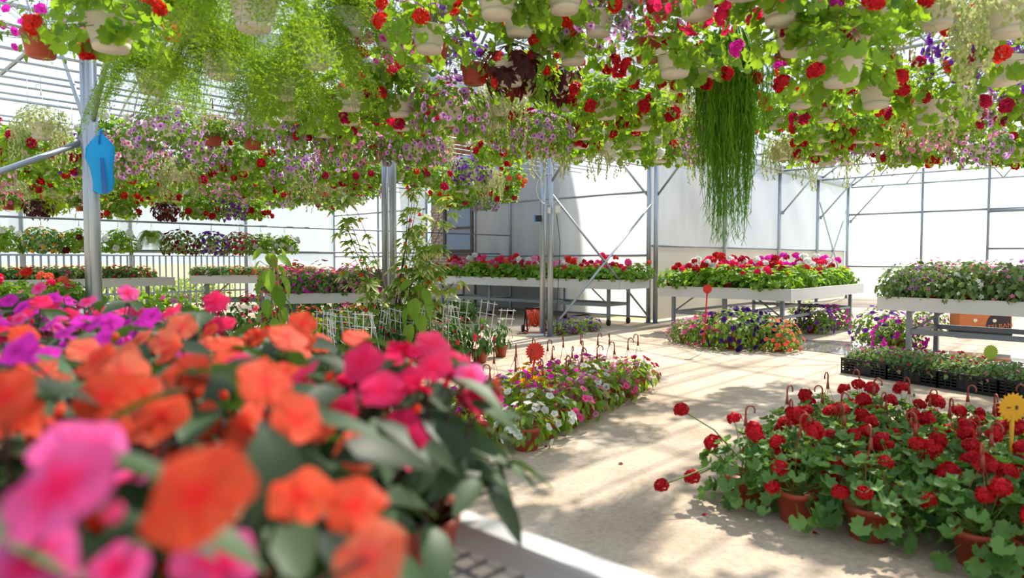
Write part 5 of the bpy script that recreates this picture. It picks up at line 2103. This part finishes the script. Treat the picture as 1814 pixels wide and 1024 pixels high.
for p in [PL - 0.9 - 0.95 * k for k in range(12)]:
    p = use_row(p)
    q = 1.0 + rg.random() * .5
    while q < 11.8:
        z = rg.uniform(2.52, 2.72) + 0.02 * (q - 6)
        v = W(p, q, z)
        q += rg.uniform(0.56, 0.72)
        pr = project(v)
        if pr is None or not (-40 < pr[0] < 900) or pr[2] > 17 or pr[2] < 6.5:
            continue
        if pr[0] < 150 and pr[1] < 215 or not clear_of(v, .5):
            continue
        if 690 < pr[0] < 760 and pr[1] > 335:
            continue
        if pr[1] > 352 and rg.random() < .5:
            continue
        far = pr[1] > 310
        kind, cn = rg.choice(fillk if not far else fillr)
        hang(kind, v, cn, '', 'past the steel posts', rg.uniform(.95, 1.1))
        nfill += 1
for p in [PL + 0.7 + 0.55 * k for k in range(13)]:
    p = use_row(p)
    q = 1.2 + rg.random() * .5
    while q < 14:
        z = rg.uniform(2.55, 2.85)
        v = W(p, q, z)
        q += rg.uniform(0.52, 0.7)
        pr = project(v)
        if pr is None or not (480 < pr[0] < 1850) or pr[2] > 10.8 or pr[2] < 4.2:
            continue
        if pr[1] > 290 or not clear_of(v, .42):
            continue
        if 1050 < pr[0] < 1140 and pr[1] < 150 or (1640 < pr[0] < 1780 and pr[1] < 190 and rg.random() < .6) or (1265 < pr[0] < 1400 and pr[1] > 160):
            continue
        kind, cn = rg.choice(fillr)
        if pr[2] < 5.8:
            kind, cn = rg.choice([('ger_n', 'red'), ('ger_n', 'scarlet'), ('ger_n', 'red')])
        hang(kind, v, cn, '', 'over the aisle', rg.uniform(.9, 1.05))
        nfill += 1
# low pipes near the railing
LOW = [(75, 447, 28, 'bidens', None), (2, 440, 27, 'ger_f', 'white'), (142, 441, 27, 'ger_f', 'darkred'), (211, 433, 27, 'ger_f', 'white'), (270, 432, 27, 'fern', None), (320, 433, 27, 'pet_f', 'darkred'), (376, 438, 26, 'pet_f', 'purple'),
       (426, 438, 26, 'pet_f', 'crimson'), (463, 438, 26, 'ger_f', 'white'), (505, 436, 25, 'ger_f', 'white')]
pl_ = None
for (px, py, w, kind, cn) in LOW:
    if pl_ is None:
        v = at(px, py, 10.2)
        pl_ = pq(v)[0]
    q = q_at(px, pl_)
    s = .62 if kind == 'fern' else .85
    v = W(pl_, q, 2.02 - HOOK_TOP * s)
    hang(kind, v, cn, '', 'on the low railing pipe', s, 2.02)
LOW_P, LOW_Z = pl_, 1.96
MID = [(15, 372, 26, 'pet_ft', 'rose'), (70, 381, 26, 'vine', None), (92, 378, 26, 'lime', None), (145, 374, 24, 'pet_ft', 'star'), (213, 382, 26, 'ger_f', 'scarlet'), (296, 386, 26, 'vine', None), (352, 384, 25, 'ger_f', 'red'), (402, 384, 24, 'pet_f', 'purple'),
       (452, 386, 22, 'ger_f', 'red'), (540, 360, 20, 'ger_f', 'white'), (585, 352, 20, 'pet_f', 'purple')]
for (px, py, w, kind, cn) in MID:
    d = .25 * FPX / w
    v = snap(at(px, py, d))
    hang(kind, v, cn, '', 'in the lowest hanging tier', .95, PIPE_Z)

# the pipes they hang from
for i, p in enumerate(ROWS):
    q0, q1 = (-1.0, QEND_L - .3) if p < PL else (-1.0, 16.0)
    c = W(p, (q0 + q1) / 2, PIPE_Z)
    o = part('hanging_pipe', tube([W(p, q0, PIPE_Z) - c, W(p, q1, PIPE_Z) - c], .013, .013, 6), STEEL)
    o.location = c
    tag(o, None, 'pipe', 'pipes carrying the baskets')
    want_label(o, 'thin steel pipe carrying baskets', 'over the aisle' if p > PL else 'past the steel posts', 0)
for z, lab in ((LOW_Z + .06, 'low steel pipe carrying the yellow basket by the railing'), (1.55, 'lower steel pipe running just behind the yellow basket')):
    pz = LOW_P if z > 1.9 else LOW_P - .35
    c = W(pz, 4, z)
    o = part('hanging_pipe', tube([W(pz, -2, z) - c, W(pz, QEND_L - .2, z) - c], .018, .018, 6), STEEL_D)
    o.location = c
    tag(o, lab, 'pipe')

finish_labels()
print('THINGS', len([o for o in bpy.data.objects if o.parent is None]), 'OBJ', len(bpy.data.objects), 'fill', nfill, 'rows', len(ROWS), 'tris', sum(len(m.polygons) for m in bpy.data.meshes))
